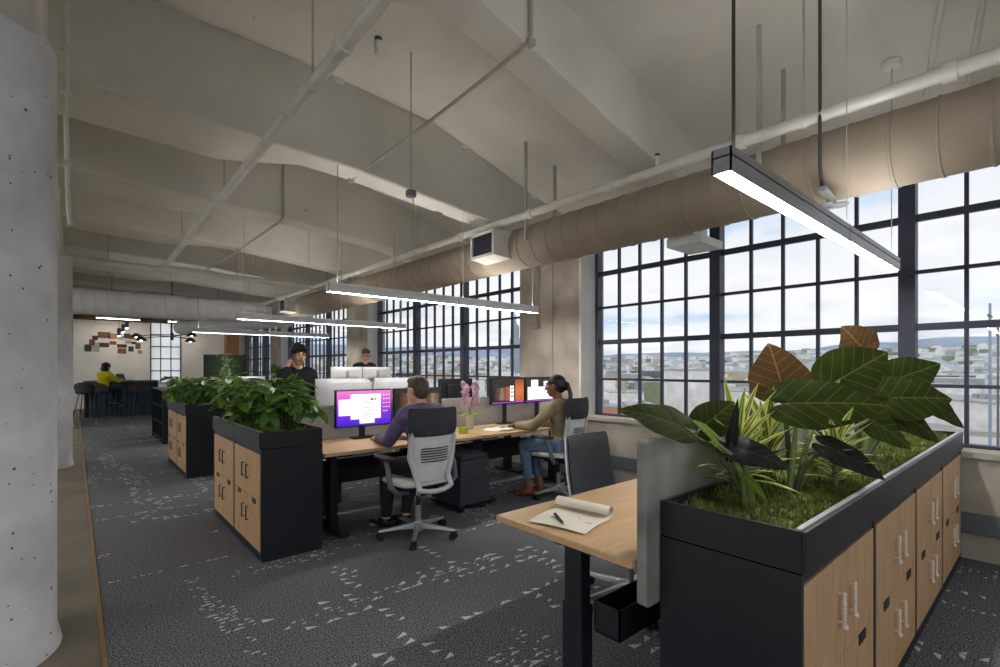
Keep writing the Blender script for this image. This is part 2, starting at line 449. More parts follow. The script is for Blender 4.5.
# column concrete: pale, with small blow-holes
def column_mat():
    m = bpy.data.materials.new('column_concrete'); m.use_nodes = True; t = m.node_tree; p = t.nodes['Principled BSDF']
    p.inputs['Roughness'].default_value = 0.8
    tcn = t.nodes.new('ShaderNodeTexCoord')
    n1 = t.nodes.new('ShaderNodeTexNoise'); n1.inputs['Scale'].default_value = 3; n1.inputs['Detail'].default_value = 8; t.links.new(tcn.outputs['Object'], n1.inputs['Vector'])
    r = t.nodes.new('ShaderNodeValToRGB'); r.color_ramp.elements[0].position = 0.3; r.color_ramp.elements[0].color = srgb(196, 199, 204)
    r.color_ramp.elements[1].position = 0.7; r.color_ramp.elements[1].color = srgb(236, 238, 241); t.links.new(n1.outputs[0], r.inputs[0])
    v = t.nodes.new('ShaderNodeTexVoronoi'); v.inputs['Scale'].default_value = 26; t.links.new(tcn.outputs['Object'], v.inputs['Vector'])
    sc2 = t.nodes.new('ShaderNodeSeparateColor'); t.links.new(v.outputs['Color'], sc2.inputs[0])
    th = t.nodes.new('ShaderNodeMath'); th.operation = 'MULTIPLY'; t.links.new(sc2.outputs[0], th.inputs[0]); th.inputs[1].default_value = 0.22
    ls = t.nodes.new('ShaderNodeMath'); ls.operation = 'LESS_THAN'; t.links.new(v.outputs['Distance'], ls.inputs[0]); t.links.new(th.outputs[0], ls.inputs[1])
    gt = t.nodes.new('ShaderNodeMath'); gt.operation = 'GREATER_THAN'; t.links.new(sc2.outputs[1], gt.inputs[0]); gt.inputs[1].default_value = 0.52
    mm = t.nodes.new('ShaderNodeMath'); mm.operation = 'MULTIPLY'; t.links.new(ls.outputs[0], mm.inputs[0]); t.links.new(gt.outputs[0], mm.inputs[1])
    mix = t.nodes.new('ShaderNodeMix'); mix.data_type = 'RGBA'; t.links.new(mm.outputs[0], mix.inputs[0]); t.links.new(r.outputs[0], mix.inputs[6]); mix.inputs[7].default_value = srgb(96, 92, 84)
    t.links.new(mix.outputs[2], p.inputs['Base Color'])
    bp = t.nodes.new('ShaderNodeBump'); bp.inputs['Strength'].default_value = 0.4; bp.invert = True; bp.inputs['Distance'].default_value = 0.01
    t.links.new(mm.outputs[0], bp.inputs['Height']); t.links.new(bp.outputs[0], p.inputs['Normal'])
    MATS['column_concrete'] = m
column_mat()

def leaf_mat(name, dark, light, vein, back=None, rough=0.4, veinw=0.02, nside=7.0, margin=None, spec=0.06):
    """UV leaf: u across (0..1), v along the midrib (0..1); paler midrib and side veins; other colour underneath."""
    m = bpy.data.materials.new(name); m.use_nodes = True; t = m.node_tree; p = t.nodes['Principled BSDF']
    p.inputs['Roughness'].default_value = rough; p.inputs['Specular IOR Level'].default_value = spec
    def M(op, a, b=None):
        n = t.nodes.new('ShaderNodeMath'); n.operation = op
        for i, x in enumerate((a, b)):
            if x is None: continue
            if isinstance(x, (int, float)): n.inputs[i].default_value = x
            else: t.links.new(x, n.inputs[i])
        return n.outputs[0]
    def MIX(f, a, b):
        n = t.nodes.new('ShaderNodeMix'); n.data_type = 'RGBA'
        t.links.new(f, n.inputs[0])
        for i, x in ((6, a), (7, b)):
            if isinstance(x, tuple): n.inputs[i].default_value = x
            else: t.links.new(x, n.inputs[i])
        return n.outputs[2]
    uv = t.nodes.new('ShaderNodeUVMap'); s = t.nodes.new('ShaderNodeSeparateXYZ'); t.links.new(uv.outputs[0], s.inputs[0])
    U, V = s.outputs[0], s.outputs[1]
    ax = M('MULTIPLY', M('ABSOLUTE', M('SUBTRACT', U, 0.5)), 2.0)
    tcn = t.nodes.new('ShaderNodeTexCoord')
    n1 = t.nodes.new('ShaderNodeTexNoise'); n1.inputs['Scale'].default_value = 9; t.links.new(tcn.outputs['Object'], n1.inputs['Vector'])
    base = MIX(n1.outputs[0], dark, light)
    mid = M('LESS_THAN', ax, veinw * 1.6)
    ph = M('FRACT', M('MULTIPLY', M('SUBTRACT', V, M('MULTIPLY', ax, 0.28)), nside))
    sv = M('LESS_THAN', M('ABSOLUTE', M('SUBTRACT', ph, 0.5)), veinw * nside * 0.35)
    vv = M('MAXIMUM', mid, M('MULTIPLY', sv, 0.8))
    c = MIX(M('MULTIPLY', vv, 0.7), base, vein)
    if margin:
        c = MIX(M('GREATER_THAN', ax, 0.52), c, margin)
    if back:
        ge = t.nodes.new('ShaderNodeNewGeometry')
        cbk = MIX(M('MULTIPLY', vv, 0.6), back, vein)
        c = MIX(ge.outputs['Backfacing'], c, cbk)
    t.links.new(c, p.inputs['Base Color'])
    # light shining through the blade
    tlu = t.nodes.new('ShaderNodeBsdfTranslucent'); t.links.new(c, tlu.inputs[0])
    mx = t.nodes.new('ShaderNodeMixShader'); mx.inputs[0].default_value = 0.25
    om = t.nodes['Material Output']; t.links.new(p.outputs[0], mx.inputs[1]); t.links.new(tlu.outputs[0], mx.inputs[2]); t.links.new(mx.outputs[0], om.inputs[0])
    MATS[name] = m
leaf_mat('leaf_alocasia', srgb(30, 42, 15), srgb(58, 69, 27), srgb(98, 106, 52), back=srgb(92, 60, 36), rough=0.6, veinw=0.014)
leaf_mat('leaf_alocasia_bright', srgb(70, 96, 30), srgb(100, 124, 44), srgb(170, 184, 96), rough=0.4)
leaf_mat('leaf_alocasia_brown', srgb(68, 50, 30), srgb(96, 72, 44), srgb(138, 118, 70), back=srgb(40, 48, 22), rough=0.6, veinw=0.014)
leaf_mat('leaf_alocasia_dark', srgb(26, 30, 26), srgb(42, 44, 40), srgb(66, 66, 64), rough=0.35)
leaf_mat('leaf_variegated', srgb(70, 104, 34), srgb(104, 138, 50), srgb(206, 204, 120), margin=srgb(214, 208, 128), veinw=0.05, nside=0.2)
leaf_mat('leaf_philodendron', srgb(50, 90, 38), srgb(112, 152, 72), srgb(130, 160, 90), rough=0.28, spec=0.5)
leaf_mat('leaf_young', srgb(112, 156, 56), srgb(148, 188, 80), srgb(160, 186, 96), rough=0.35)
mat('stem_green', srgb(112, 130, 70), 0.5, var=0.15, scale=20)
mat('stem_dark', srgb(66, 74, 40), 0.6, var=0.15, scale=20)

# ================================================================== THE ROOM
XW, XG = 4.96, 5.20          # inner wall face, window plane
Y0, Y1 = -2.5, 21.5
b = MB(); b.box(0.12, 5.05, Y0, Y1, -0.05, 0.0)
struct(b.build('floor', 'carpet'), 'charcoal loop carpet with scattered pale wedge flecks')
b = MB(); b.box(-5.0, 0.10, Y0, Y1, -0.05, 0.0)
struct(b.build('floor_left', 'concrete_floor'), 'bare polished concrete strip along the round columns')
b = MB(); b.box(0.10, 0.12, Y0, Y1, -0.05, 0.006)
struct(b.build('trim_1', 'brass_edge'), 'thin metal edge between carpet and concrete floor')

# ceiling slab, sloping down to the window wall
SLAB = [(-5.2, 4.10), (1.5, 4.10), (2.9, 4.00), (4.54, 3.54), (5.45, 3.34)]
def slab_z(x):
    for (a, za), (c, zc) in zip(SLAB, SLAB[1:]):
        if a <= x <= c: return za + (zc - za) * (x - a) / (c - a)
    return SLAB[0][1]
b = MB()
r0 = [(x, Y0 - 0.2, z) for x, z in SLAB] + [(x, Y0 - 0.2, z + 0.25) for x, z in reversed(SLAB)]
r1 = [(x, Y1 + 0.2, z) for _, (x, z) in enumerate(SLAB)] + [(x, Y1 + 0.2, z + 0.25) for x, z in reversed(SLAB)]
b.loft([r0, r1])
struct(b.build('ceiling', 'ceiling_concrete'), 'painted board-marked concrete ceiling slab')

SOFF = [(-5.2, 3.36), (0.0, 3.36), (2.0, 3.28), (3.9, 3.09), (5.2, 3.05)]
SOFF1 = [(-5.2, 3.66), (1.88, 3.66), (3.85, 3.22), (5.2, 3.08)]
def beam(y, prof, w=0.30):
    b = MB()
    ring = lambda yy: [(x, yy, z) for x, z in prof] + [(5.2, yy, 3.6), (4.5, yy, 3.75), (2.9, yy, 4.12), (-5.2, yy, 4.2)]
    # far side flares out toward the column line (horizontal haunch)
    xs = sorted(set([-5.2, 1.0, 1.25, 1.6] + [x for x, z in prof] + [2.9, 4.5]))
    def lz(pl, x):
        for (p0, z0), (p1, z1) in zip(pl, pl[1:]):
            if p0 <= x <= p1: return z0 + (z1 - z0) * (x - p0) / (p1 - p0)
        return pl[-1][1]
    top = [(-5.2, 4.2), (2.9, 4.12), (4.5, 3.75), (5.2, 3.6)]
    rings = []
    for x in xs:
        f = min(1.0, max(0.0, (1.6 - x) / 0.6)); ye = y + w + 0.42 * f * f * (3 - 2 * f)
        rings.append([(x, y, lz(prof, x)), (x, ye, lz(prof, x)), (x, ye, lz(top, x)), (x, y, lz(top, x))])
    b.loft(rings)
    struct(b.build('ceiling_beam', 'ceiling_concrete', bevel=0.02, seg=2), 'painted concrete ceiling beam running to the window wall')
for k, y in enumerate([-1.7, 0.32 - 0.6, 2.35, 4.4, 6.4, 8.45, 10.5, 12.55, 14.6, 16.65, 18.7, 20.6]):
    beam(y, SOFF1 if y in (2.35,) or y < 1 else SOFF)
# girder along the column line
b = MB(); b.box(-0.66, -0.13, Y0, Y1, 2.97, 4.2)
struct(b.build('ceiling_girder', 'ceiling_concrete', bevel=0.02), 'concrete girder above the row of round columns')

# round columns with flared heads
def column(x, y, r, lab):
    b = MB()
    b.lathe([(r + 0.02, 0.0), (r + 0.01, 0.05), (r, 0.09), (r, 1.6), (r, 2.99)], (0, 0, 0), 64)
    o = b.build('column', 'column_concrete', smooth=True, loc=(x, y, 0)); struct(o, lab)
    return o
column(-0.47, 3.42, 0.405, 'thick round concrete column in the left foreground')
column(-0.42, 9.45, 0.405, 'round concrete column behind the foreground one')
column(-0.42, 15.5, 0.405, 'farthest round concrete column')
# conduit running down in front of the ceiling beside the column
cx = aty(66, 100, 4.2).x
t = thing('wall_conduit', 'thin pale conduit dropping from the ceiling beside the foreground column', 'conduit', (cx, 4.2, 2.2))
MB().tube([(cx, 4.2, 4.09), (cx, 4.2, 3.0), (cx + 0.01, 4.25, 2.5), (cx + 0.02, 4.35, 2.36)], 0.013, 8).build('tube', 'pipe_paint', t, True, world=True)
for z in (3.45, 3.15, 2.72): MB().obox((cx, 4.2, z), (0.05, 0.05, 0.025)).build('clamp', 'pipe_paint', t, world=True)

# ---- window wall
WIN = [(-0.75, 4.03), (5.34, 10.12), (11.43, 16.21), (17.52, 21.4)]
b = MB(); b.box(XW, 5.34, Y0, Y1, -0.05, 0.74)
struct(b.build('wall_right', 'concrete_wall', bevel=0.008), 'raw concrete apron wall under the windows')
b = MB(); b.box(5.02, 5.34, Y0, Y1, 3.09, 3.60)
struct(b.build('wall_right_lintel', 'concrete_wall'), 'concrete lintel above the windows')
pil = [(-2.5, -0.75), (4.03, 5.34), (10.12, 11.43), (16.21, 17.52), (21.4, 21.5)]
for i, (a, c) in enumerate(pil):
    b = MB()
    ch = 0.08
    ring = lambda z: [(XW, a + ch if i else a, z), (XW, c - ch, z), (XW + 0.24, c, z), (5.34, c, z), (5.34, a, z), (XW + 0.24, a, z)]
    b.loft([ring(0.74), ring(3.62)])
    p_ = struct(b.build('wall_right_pillar', 'concrete_wall', bevel=0.006), 'raw concrete pillar between two window bays')
    if 0 < i < 4:
        q = MB(); q.add([(XW - 0.004, a + 0.075, 0.79), (XW - 0.004, a + 0.105, 0.79), (XW + 0.02, a + 0.105, 0.79), (5.17, a + 0.004, 0.79), (5.17, a - 0.012, 0.79)] +
                         [(XW - 0.004, a + 0.075, 3.08), (XW - 0.004, a + 0.105, 3.08), (XW + 0.02, a + 0.105, 3.08), (5.17, a + 0.004, 3.08), (5.17, a - 0.012, 3.08)],
                         [(0, 1, 2, 3, 4), (9, 8, 7, 6, 5), (0, 5, 6, 1), (1, 6, 7, 2), (2, 7, 8, 3), (3, 8, 9, 4), (4, 9, 5, 0)])
        q.build('reveal', 'white_paint', p_)
ROWS = [0.80, 1.257, 1.733, 2.181, 2.623, 3.08]
pane_cache = {}
def window(idx, a, c, lab, nb=3, npan=5):
    root = bpy.data.objects.new('window_%d' % idx, None); COL.objects.link(root); root.location = (XG, a, 0.79); struct(root, lab)
    W = lambda b, n, m, **k: b.build(n, m, root, world=True, **k)
    # outer frame and posts
    for y in (a, c - 0.05):
        W(MB().box(XG - 0.05, XG + 0.05, y, y + 0.05, 0.79, 3.09), 'jamb', 'steel_dark')
    W(MB().box(XG - 0.05, XG + 0.05, a, c, 0.775, 0.815), 'bottom_rail', 'steel_dark')
    W(MB().box(XG - 0.05, XG + 0.05, a, c, 3.05, 3.09), 'top_rail', 'steel_dark')
    bay = (c - a) / nb
    for k in range(1, nb):
        y = a + bay * k
        W(MB().box(XG - 0.06, XG + 0.06, y - 0.055, y + 0.055, 0.79, 3.09), 'post', 'steel_dark')
        W(MB().ball((XG - 0.07, y - 0.03, 2.16), 0.018), 'latch', 'steel_dark', smooth=True)
    for k in range(nb):
        y0 = a + bay * k + (0.055 if k else 0.05); y1 = a + bay * (k + 1) - (0.055 if k < nb - 1 else 0.05)
        for j, z in enumerate(ROWS[1:-1]):
            hgt = 0.028 if j in (1, 3) else 0.014
            W(MB().box(XG - 0.022, XG + 0.022, y0, y1, z - hgt, z + hgt), 'transom_bar', 'steel_dark')
        pw = (y1 - y0) / npan
        for i in range(1, npan):
            yy = y0 + pw * i
            W(MB().box(XG - 0.02, XG + 0.02, yy - 0.013, yy + 0.013, 0.8, 3.07), 'glazing_bar', 'steel_dark')
        for i in range(npan):
            for j in range(5):
                key = (round(pw, 3), j)
                if key not in pane_cache:
                    pane_cache[key] = MB().box(-0.002, 0.002, 0, pw, 0, ROWS[j + 1] - ROWS[j]).mesh('pane', 'glass')
                link('pane', pane_cache[key], root, (0.0, y0 + pw * i - a, ROWS[j] - 0.79))
window(1, *WIN[0], 'large steel-framed window beside the planter in the right foreground')
window(2, *WIN[1], 'steel-framed window between the two concrete pillars behind the desks')
window(3, *WIN[2], 'third steel-framed window, behind the man on the phone')
window(4, *WIN[3], 'farthest steel-framed window near the end wall', npan=4)
for a, c in WIN:
    b = MB(); b.box(XW - 0.03, XG + 0.1, a - 0.02, c + 0.02, 0.74, 0.79)
    struct(b.build('window_sill', 'concrete', bevel=0.006), 'pale ledge under the window')
b = MB(); b.box(XW - 0.06, XW, Y0, Y1, 0.20, 0.34)
struct(b.build('baseboard_right', 'steel_base', bevel=0.006), 'grey metal cable raceway along the window wall')
# conduits on the near pillar
t = thing('pillar_conduits', 'three thin vertical conduits with junction box on the pillar beside the woman', 'conduit', (XW, 4.6, 2.0))
for yy, z0, z1 in ((4.90, 2.05, 3.2), (4.86, 2.02, 3.2), (4.60, 0.8, 3.3)):
    MB().tube([(XW - 0.015, yy, z0), (XW - 0.015, yy, z1)], 0.011, 8).build('tube', 'conduit_grey', t, True, world=True)
MB().obox((XW - 0.03, 4.90, 2.0), (0.06, 0.13, 0.1)).build('junction_box', 'conduit_grey', t, bevel=0.008, world=True)

# ---- far wall with its tall frosted window
fy = Y1
def wallbox(n, x0, x1, z0, z1, m='white_paint'):
    b = MB(); b.box(x0, x1, fy, fy + 0.25, z0, z1); return b.build(n, m)
struct(wallbox('wall_far', -5.2, 2.06, 0, 4.2), 'white end wall with pinned pictures')
struct(wallbox('wall_far_right', 3.0, 5.34, 0, 4.2), 'white end wall right of the tall window')
struct(wallbox('wall_far_below', 2.06, 3.0, 0, 0.86), 'white wall under the tall window')
struct(wallbox('wall_far_above', 2.06, 3.0, 3.05, 4.2), 'white wall over the tall window')
root = bpy.data.objects.new('window_5', None); COL.objects.link(root); root.location = (2.06, fy, 0.86); struct(root, 'tall pale window in the white end wall')
for x in (2.06, 2.97): MB().box(x, x + 0.035, fy - 0.02, fy + 0.06, 0.86, 3.05).build('jamb', 'steel_dark', root, world=True)
for k in range(1, 3): MB().box(2.06 + 0.313 * k - 0.012, 2.06 + 0.313 * k + 0.012, fy - 0.01, fy + 0.04, 0.86, 3.05).build('glazing_bar', 'steel_dark', root, world=True)
for k in range(0, 6):
    z = 0.86 + 2.19 * k / 5
    MB().box(2.06, 3.0, fy - 0.01, fy + 0.04, z - 0.015, z + 0.015).build('transom_bar', 'steel_dark', root, world=True)
pm = MB().box(0, 0.313, 0, 0.006, 0, 0.438).mesh('pane', 'frosted_glass')
for i in range(3):
    for j in range(5): link('pane', pm, root, (0.313 * i, 0.02, 0.438 * j))
b = MB(); b.box(-0.2, 5.0, fy - 0.2, fy, 3.02, 3.16)
struct(b.build('trim_2', 'brown_beam'), 'brown beam along the head of the end wall')
b = MB(); b.box(4.3, 4.75, fy - 0.9, fy - 0.55, 0, 3.4)
struct(b.build('column_wood', 'post_wood', bevel=0.01), 'wooden post near the far end of the window wall')
# ---- unseen walls, their wide openings made to let in more daylight
b = MB(); b.box(-5.25, -5.0, Y0, Y1, 0, 0.4); b.box(-5.25, -5.0, Y0, Y1, 3.4, 4.2)
for y in (-2.5, 2.2, 8.3, 14.4, 20.9): b.box(-5.25, -5.0, y, y + 0.6, 0.4, 3.4)
struct(b.build('wall_left', 'white_paint'), 'unseen white wall on the left side with wide openings added for daylight')
b = MB(); b.box(-5.2, 5.34, Y0 - 0.25, Y0, 0, 0.3); b.box(-5.2, 5.34, Y0 - 0.25, Y0, 3.5, 4.2)
for x in (-5.2, -1.7, 1.6, 5.0): b.box(x, x + 0.3, Y0 - 0.25, Y0, 0.3, 3.5)
struct(b.build('wall_back', 'white_paint'), 'unseen white wall behind the viewer, window openings widened for more daylight')

# ================================================================== OUTSIDE: low city under the hills
GZ = -17.0
def city_mat(name, c1, c2, c3, scale):
    m = bpy.data.materials.new(name); m.use_nodes = True; t = m.node_tree; p = t.nodes['Principled BSDF']; p.inputs['Roughness'].default_value = 0.9
    tcn = t.nodes.new('ShaderNodeTexCoord')
    v = t.nodes.new('ShaderNodeTexVoronoi'); v.distance = 'CHEBYCHEV'; v.inputs['Scale'].default_value = scale; t.links.new(tcn.outputs['Object'], v.inputs['Vector'])
    s = t.nodes.new('ShaderNodeSeparateColor'); t.links.new(v.outputs['Color'], s.inputs[0])
    r = t.nodes.new('ShaderNodeValToRGB'); r.color_ramp.interpolation = 'CONSTANT'
    r.color_ramp.elements[0].color = c1; r.color_ramp.elements[1].position = 0.45; r.color_ramp.elements[1].color = c2
    q = r.color_ramp.elements.new(0.72); q.color = c3
    t.links.new(s.outputs[0], r.inputs[0]); t.links.new(r.outputs[0], p.inputs['Base Color']); MATS[name] = m
city_mat('city_ground', srgb(172, 170, 168), srgb(200, 196, 190), srgb(148, 152, 140), 0.05)
city_mat('hill', srgb(140, 158, 182), srgb(152, 168, 188), srgb(134, 152, 174), 0.006)  # 'hill': distance haze is put into its blue base colour
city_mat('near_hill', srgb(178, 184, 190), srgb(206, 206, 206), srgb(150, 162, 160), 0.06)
for nm, c in (('bld_white', (244, 244, 242)), ('bld_grey', (176, 178, 180)), ('bld_tan', (206, 190, 164)), ('bld_rust', (206, 150, 124)), ('bld_blue', (150, 164, 180)), ('bld_green', (140, 150, 118)), ('bld_dark', (110, 112, 118))):
    mat(nm, srgb(*c), 0.9, var=0.08, scale=0.3)
b = MB(); b.box(6, 6000, -5000, 7000, GZ - 2, GZ)
struct(b.build('ground', 'city_ground'), 'city ground far below the windows')
def hill(dist, base, amp, m, lab, seed, thick):
    r = random.Random(seed); b = MB(); n = 90
    ph = [r.uniform(0, 6.28) for _ in range(6)]
    rings = []
    for i in range(n + 1):
        a = math.radians(-25 + 150.0 * i / n)
        h = base + amp * (0.5 * math.sin(3.1 * a + ph[0]) + 0.3 * math.sin(7.3 * a + ph[1]) + 0.15 * math.sin(17 * a + ph[2]) + 0.07 * math.sin(41 * a + ph[3]))
        ring = []
        for d, f in ((dist, 0.0), (dist * 1.08, 0.55), (dist * 1.2, 1.0), (dist * 1.35, 0.6), (dist * 1.5, 0.0)):
            ring.append((d * math.sin(a), d * math.cos(a), GZ + max(h, 4) * f * (1 + 0.04 * r.uniform(-1, 1))))
        rings.append(ring)
    b.loft(rings, False, False, closed=False)
    struct(b.build('hill', m, smooth=True), lab)
    return lambda a: base + amp * (0.5 * math.sin(3.1 * a + ph[0]) + 0.3 * math.sin(7.3 * a + ph[1]) + 0.15 * math.sin(17 * a + ph[2]) + 0.07 * math.sin(41 * a + ph[3]))
hill(3000, 165, 60, 'hill', 'hills along the horizon, haze put into their blue colour', 3, 0)
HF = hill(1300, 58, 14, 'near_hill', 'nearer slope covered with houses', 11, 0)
def building(name, x, y, w, d, h, m, label, group=None, rz=0.0, roofbits=1):
    t = thing(name, label, 'building', (x, y, GZ), rz, group)
    MB().box(-w / 2, w / 2, -d / 2, d / 2, 0, h).build('wall_block', m, t)
    MB().box(-w / 2 - 0.3, w / 2 + 0.3, -d / 2 - 0.3, d / 2 + 0.3, h, h + 0.5).build('roof', 'bld_grey' if m != 'bld_grey' else 'bld_white', t)
    for k in range(roofbits):
        MB().box(-w * 0.2 + k * 3, -w * 0.2 + k * 3 + 2, -1, 1, h + 0.5, h + 2.0).build('roof_unit', 'bld_grey', t)
    return t
def at_px(u, d):     # ground place seen under column u at distance d
    a = ray(u, 368); a.z = 0; a.normalize(); return a * d
def w_px(du, d): return du * d / FPX * 0.9
p = at_px(690, 185); building('storage_building', p.x, p.y, 17, 15, 17.5, 'bld_white', 'tall windowless white box building seen through the big window', rz=0.75, roofbits=0)
p = at_px(640, 170); building('warehouse', p.x, p.y, 20, 9, 6, 'bld_rust', 'low orange-red warehouse left of the white box building', rz=0.75)
p = at_px(605, 150); building('warehouse', p.x, p.y, 10, 9, 7, 'bld_rust', 'small rust-red shed at the left edge of the big window', rz=0.75)
p = at_px(640, 110); building('warehouse', p.x, p.y, 30, 14, 5, 'bld_tan', 'flat tan-roofed warehouse below the rust sheds', rz=0.75, roofbits=2)
p = at_px(655, 270); building('office_block', p.x, p.y, 16, 12, 11, 'bld_green', 'green-clad block behind the white box building', rz=0.6)
p = at_px(960, 230); building('warehouse', p.x, p.y, 70, 25, 8, 'bld_white', 'long white warehouse through the right end of the big window', rz=0.75, roofbits=3)
p = at_px(515, 900); t = thing('tower', 'slim pale tower on the skyline through the middle window', 'building', (p.x, p.y, GZ))
MB().lathe([(10, 0), (10, 70), (8, 74), (8, 95), (3, 100), (0.6, 118)], (0, 0, 0), 16).build('shaft', 'bld_blue', t, True)
MB().cyl((0, 0, 116), (0, 0, 130), 0.6, 0.2, 8).build('spire', 'bld_grey', t)
LBL = {'bld_white': 'low white building in the city spread outside the windows', 'bld_grey': 'low grey building in the city spread outside the windows',
       'bld_tan': 'low tan building in the city spread outside the windows', 'bld_blue': 'low bluish building in the city spread outside the windows',
       'bld_dark': 'low dark building in the city spread outside the windows', 'bld_rust': 'small brick-red building in the city spread outside the windows'}
r = random.Random(21)
placed = []
CITY = {}
for k in range(210):
    d = 150 * (1100 / 150.0) ** (r.random() ** 0.8)
    u = r.choice([r.uniform(300, 530), r.uniform(590, 1000), r.uniform(590, 1000)])
    p = at_px(u, d)
    w, dd = r.uniform(8, 26) * (1 + d / 900), r.uniform(8, 16) * (1 + d / 900)
    if any((p - q).length < (w + ww) * 0.75 for q, ww in placed) or abs(u - 690) < 60 and d < 260 or u > 860 and d < 340 or u < 680 and d < 190: continue
    placed.append((p, w))
    m = r.choice(['bld_white', 'bld_white', 'bld_white', 'bld_grey', 'bld_grey', 'bld_tan', 'bld_blue', 'bld_dark', 'bld_tan'])
    o = building('city_building', p.x, p.y, w, dd, r.uniform(4, 11) * (1 + d / 2200), m, LBL[m], LBL[m][4:] + 's', rz=0.75 + r.choice([0, 0, 0.3]), roofbits=r.choice([0, 1]))
    CITY.setdefault((m, u < 560), []).append((u, d, o))
ONES = ['leftmost', 'second', 'third', 'fourth', 'fifth', 'sixth', 'seventh', 'eighth', 'ninth', 'tenth', 'eleventh', 'twelfth', 'thirteenth', 'fourteenth', 'fifteenth', 'sixteenth', 'seventeenth', 'eighteenth', 'nineteenth', 'twentieth',
        'twenty-first', 'twenty-second', 'twenty-third', 'twenty-fourth', 'twenty-fifth', 'twenty-sixth', 'twenty-seventh', 'twenty-eighth', 'twenty-ninth', 'thirtieth', 'thirty-first', 'thirty-second', 'thirty-third', 'thirty-fourth', 'thirty-fifth']
for (m, left), lst in CITY.items():
    for i, (u, d, o) in enumerate(sorted(lst, key=lambda q: q[0])):
        o['label'] = 'low %s building, %s from the left of its colour through the %s' % (m[4:], ONES[min(i, 34)], 'windows behind the desks' if left else 'big foreground window')
# distant houses and trees on the plain and the slope: past counting
for m, n, sd, lab in (('bld_white', 700, 1, 'countless tiny white houses spread to the horizon'), ('bld_grey', 600, 2, 'countless tiny grey houses spread to the horizon'), ('bld_tan', 250, 3, 'countless tiny tan houses spread to the horizon'), ('bld_green', 450, 4, 'countless tiny grey-green trees between the distant houses')):
    r = random.Random(sd); b = MB()
    for _ in range(n):
        a = math.radians(r.uniform(12, 92)); d = r.uniform(380, 1540); z = GZ
        if d > 1300: f = (d - 1300) / 260.0; h = HF(a); z = GZ + h * (0.55 * f / 0.4 if f < 0.4 else 0.55 + 0.45 * (f - 0.4) / 0.6) - 1.5
        w = r.uniform(5, 13) * (0.6 + d / 1500); hh = r.uniform(4, 9) * (0.7 if m == 'bld_green' else 1.0) * (0.6 + d / 1500)
        b.obox((d * math.sin(a), d * math.cos(a), z + hh / 2), (w, w * r.uniform(0.5, 1), hh), (0, 0, r.uniform(0, 1.5)))
    tag(b.build('distant_houses' if m != 'bld_green' else 'distant_trees', m), lab, 'houses' if m != 'bld_green' else 'trees', None, 'stuff')
# street lamp poles close to the building, with cross arms
for u, d, h, lab in ((990, 60, 24, 'pale steel lattice pole right of the mullion in the big window'), (998, 75, 23, 'dark wooden utility pole at the right edge of the big window'), (845, 140, 21, 'thin dark utility pole seen above the planter leaves')):
    p = at_px(u, d); t = thing('utility_pole', lab, 'pole', (p.x, p.y, GZ))
    MB().cyl((0, 0, 0), (0, 0, h), 0.14, 0.09, 10).build('shaft', 'bld_blue' if 'pale' in lab else 'bld_dark', t, True)
    MB().box(-1.2, 1.2, -0.08, 0.08, h - 1.2, h - 1.0).build('cross_arm', 'bld_dark', t)
p = at_px(978, 200)

# ================================================================== CEILING SERVICES
def pipe(name, pts, r, m, label, collars=(), rods=(), n=12, cat='pipe', rod_m='conduit_grey'):
    t = thing(name, label, cat, pts[0])
    MB().tube(pts, r, n).build('tube', m, t, True, world=True)
    for c, d in collars:
        c = Vector(c); d = Vector(d).normalized()
        MB().cyl(c - d * 0.03, c + d * 0.03, r * 1.35, n=n).build('collar', m, t, True, world=True)
    for p in rods:
        p = Vector(p)
        MB().cyl(p, (p.x, p.y, slab_z(p.x) + 0.01), 0.006, n=6).build('hanger_rod', rod_m, t, world=True)
        MB().cyl((p.x - 0.0, p.y - 0.015, p.z), (p.x, p.y + 0.015, p.z), r * 1.25, n=n).build('hanger_ring', m, t, True, world=True)
    return t
ZP = 3.07
pipe('sprinkler_main', [(1.05, -2.2, ZP), (1.05, 2, ZP), (1.10, 6, ZP), (1.13, 9.62, ZP)], 0.036, 'pipe_paint', 'thick white pipe running lengthwise across the ceiling near the middle',
     [((1.05, y, ZP), (0, 1, 0)) for y in (1.2, 2.45, 3.3, 5.4, 7.4)], [(1.06, 2.9, ZP), (1.09, 5.3, ZP), (1.11, 7.9, ZP)])
pipe('sprinkler_cross_pipe', [(-0.6, 9.7, 3.02), (1.13, 9.7, 3.02), (3.55, 9.7, 3.0)], 0.05, 'pipe_paint', 'white pipe crossing the room under the ceiling in front of the far duct',
     [((0.1, 9.7, 3.02), (1, 0, 0)), ((1.13, 9.7, 3.02), (1, 0, 0)), ((1.13, 9.66, 3.045), (0, 1, 0))], [(0.4, 9.7, 3.02), (2.2, 9.7, 3.01)])
pipe('sprinkler_window_pipe', [(3.55, -2.3, 2.99), (3.55, 3, 2.99), (3.55, 8, 2.99), (3.55, 13, 2.99)], 0.04, 'pipe_paint', 'long white pipe running above the duct along the windows',
     [((3.55, y, 2.99), (0, 1, 0)) for y in (0.4, 1.5, 2.6, 3.6, 4.8, 6.4, 8.2)], [(3.55, 1.1, 2.99), (3.55, 5.8, 2.99), (3.55, 9.0, 2.99)])
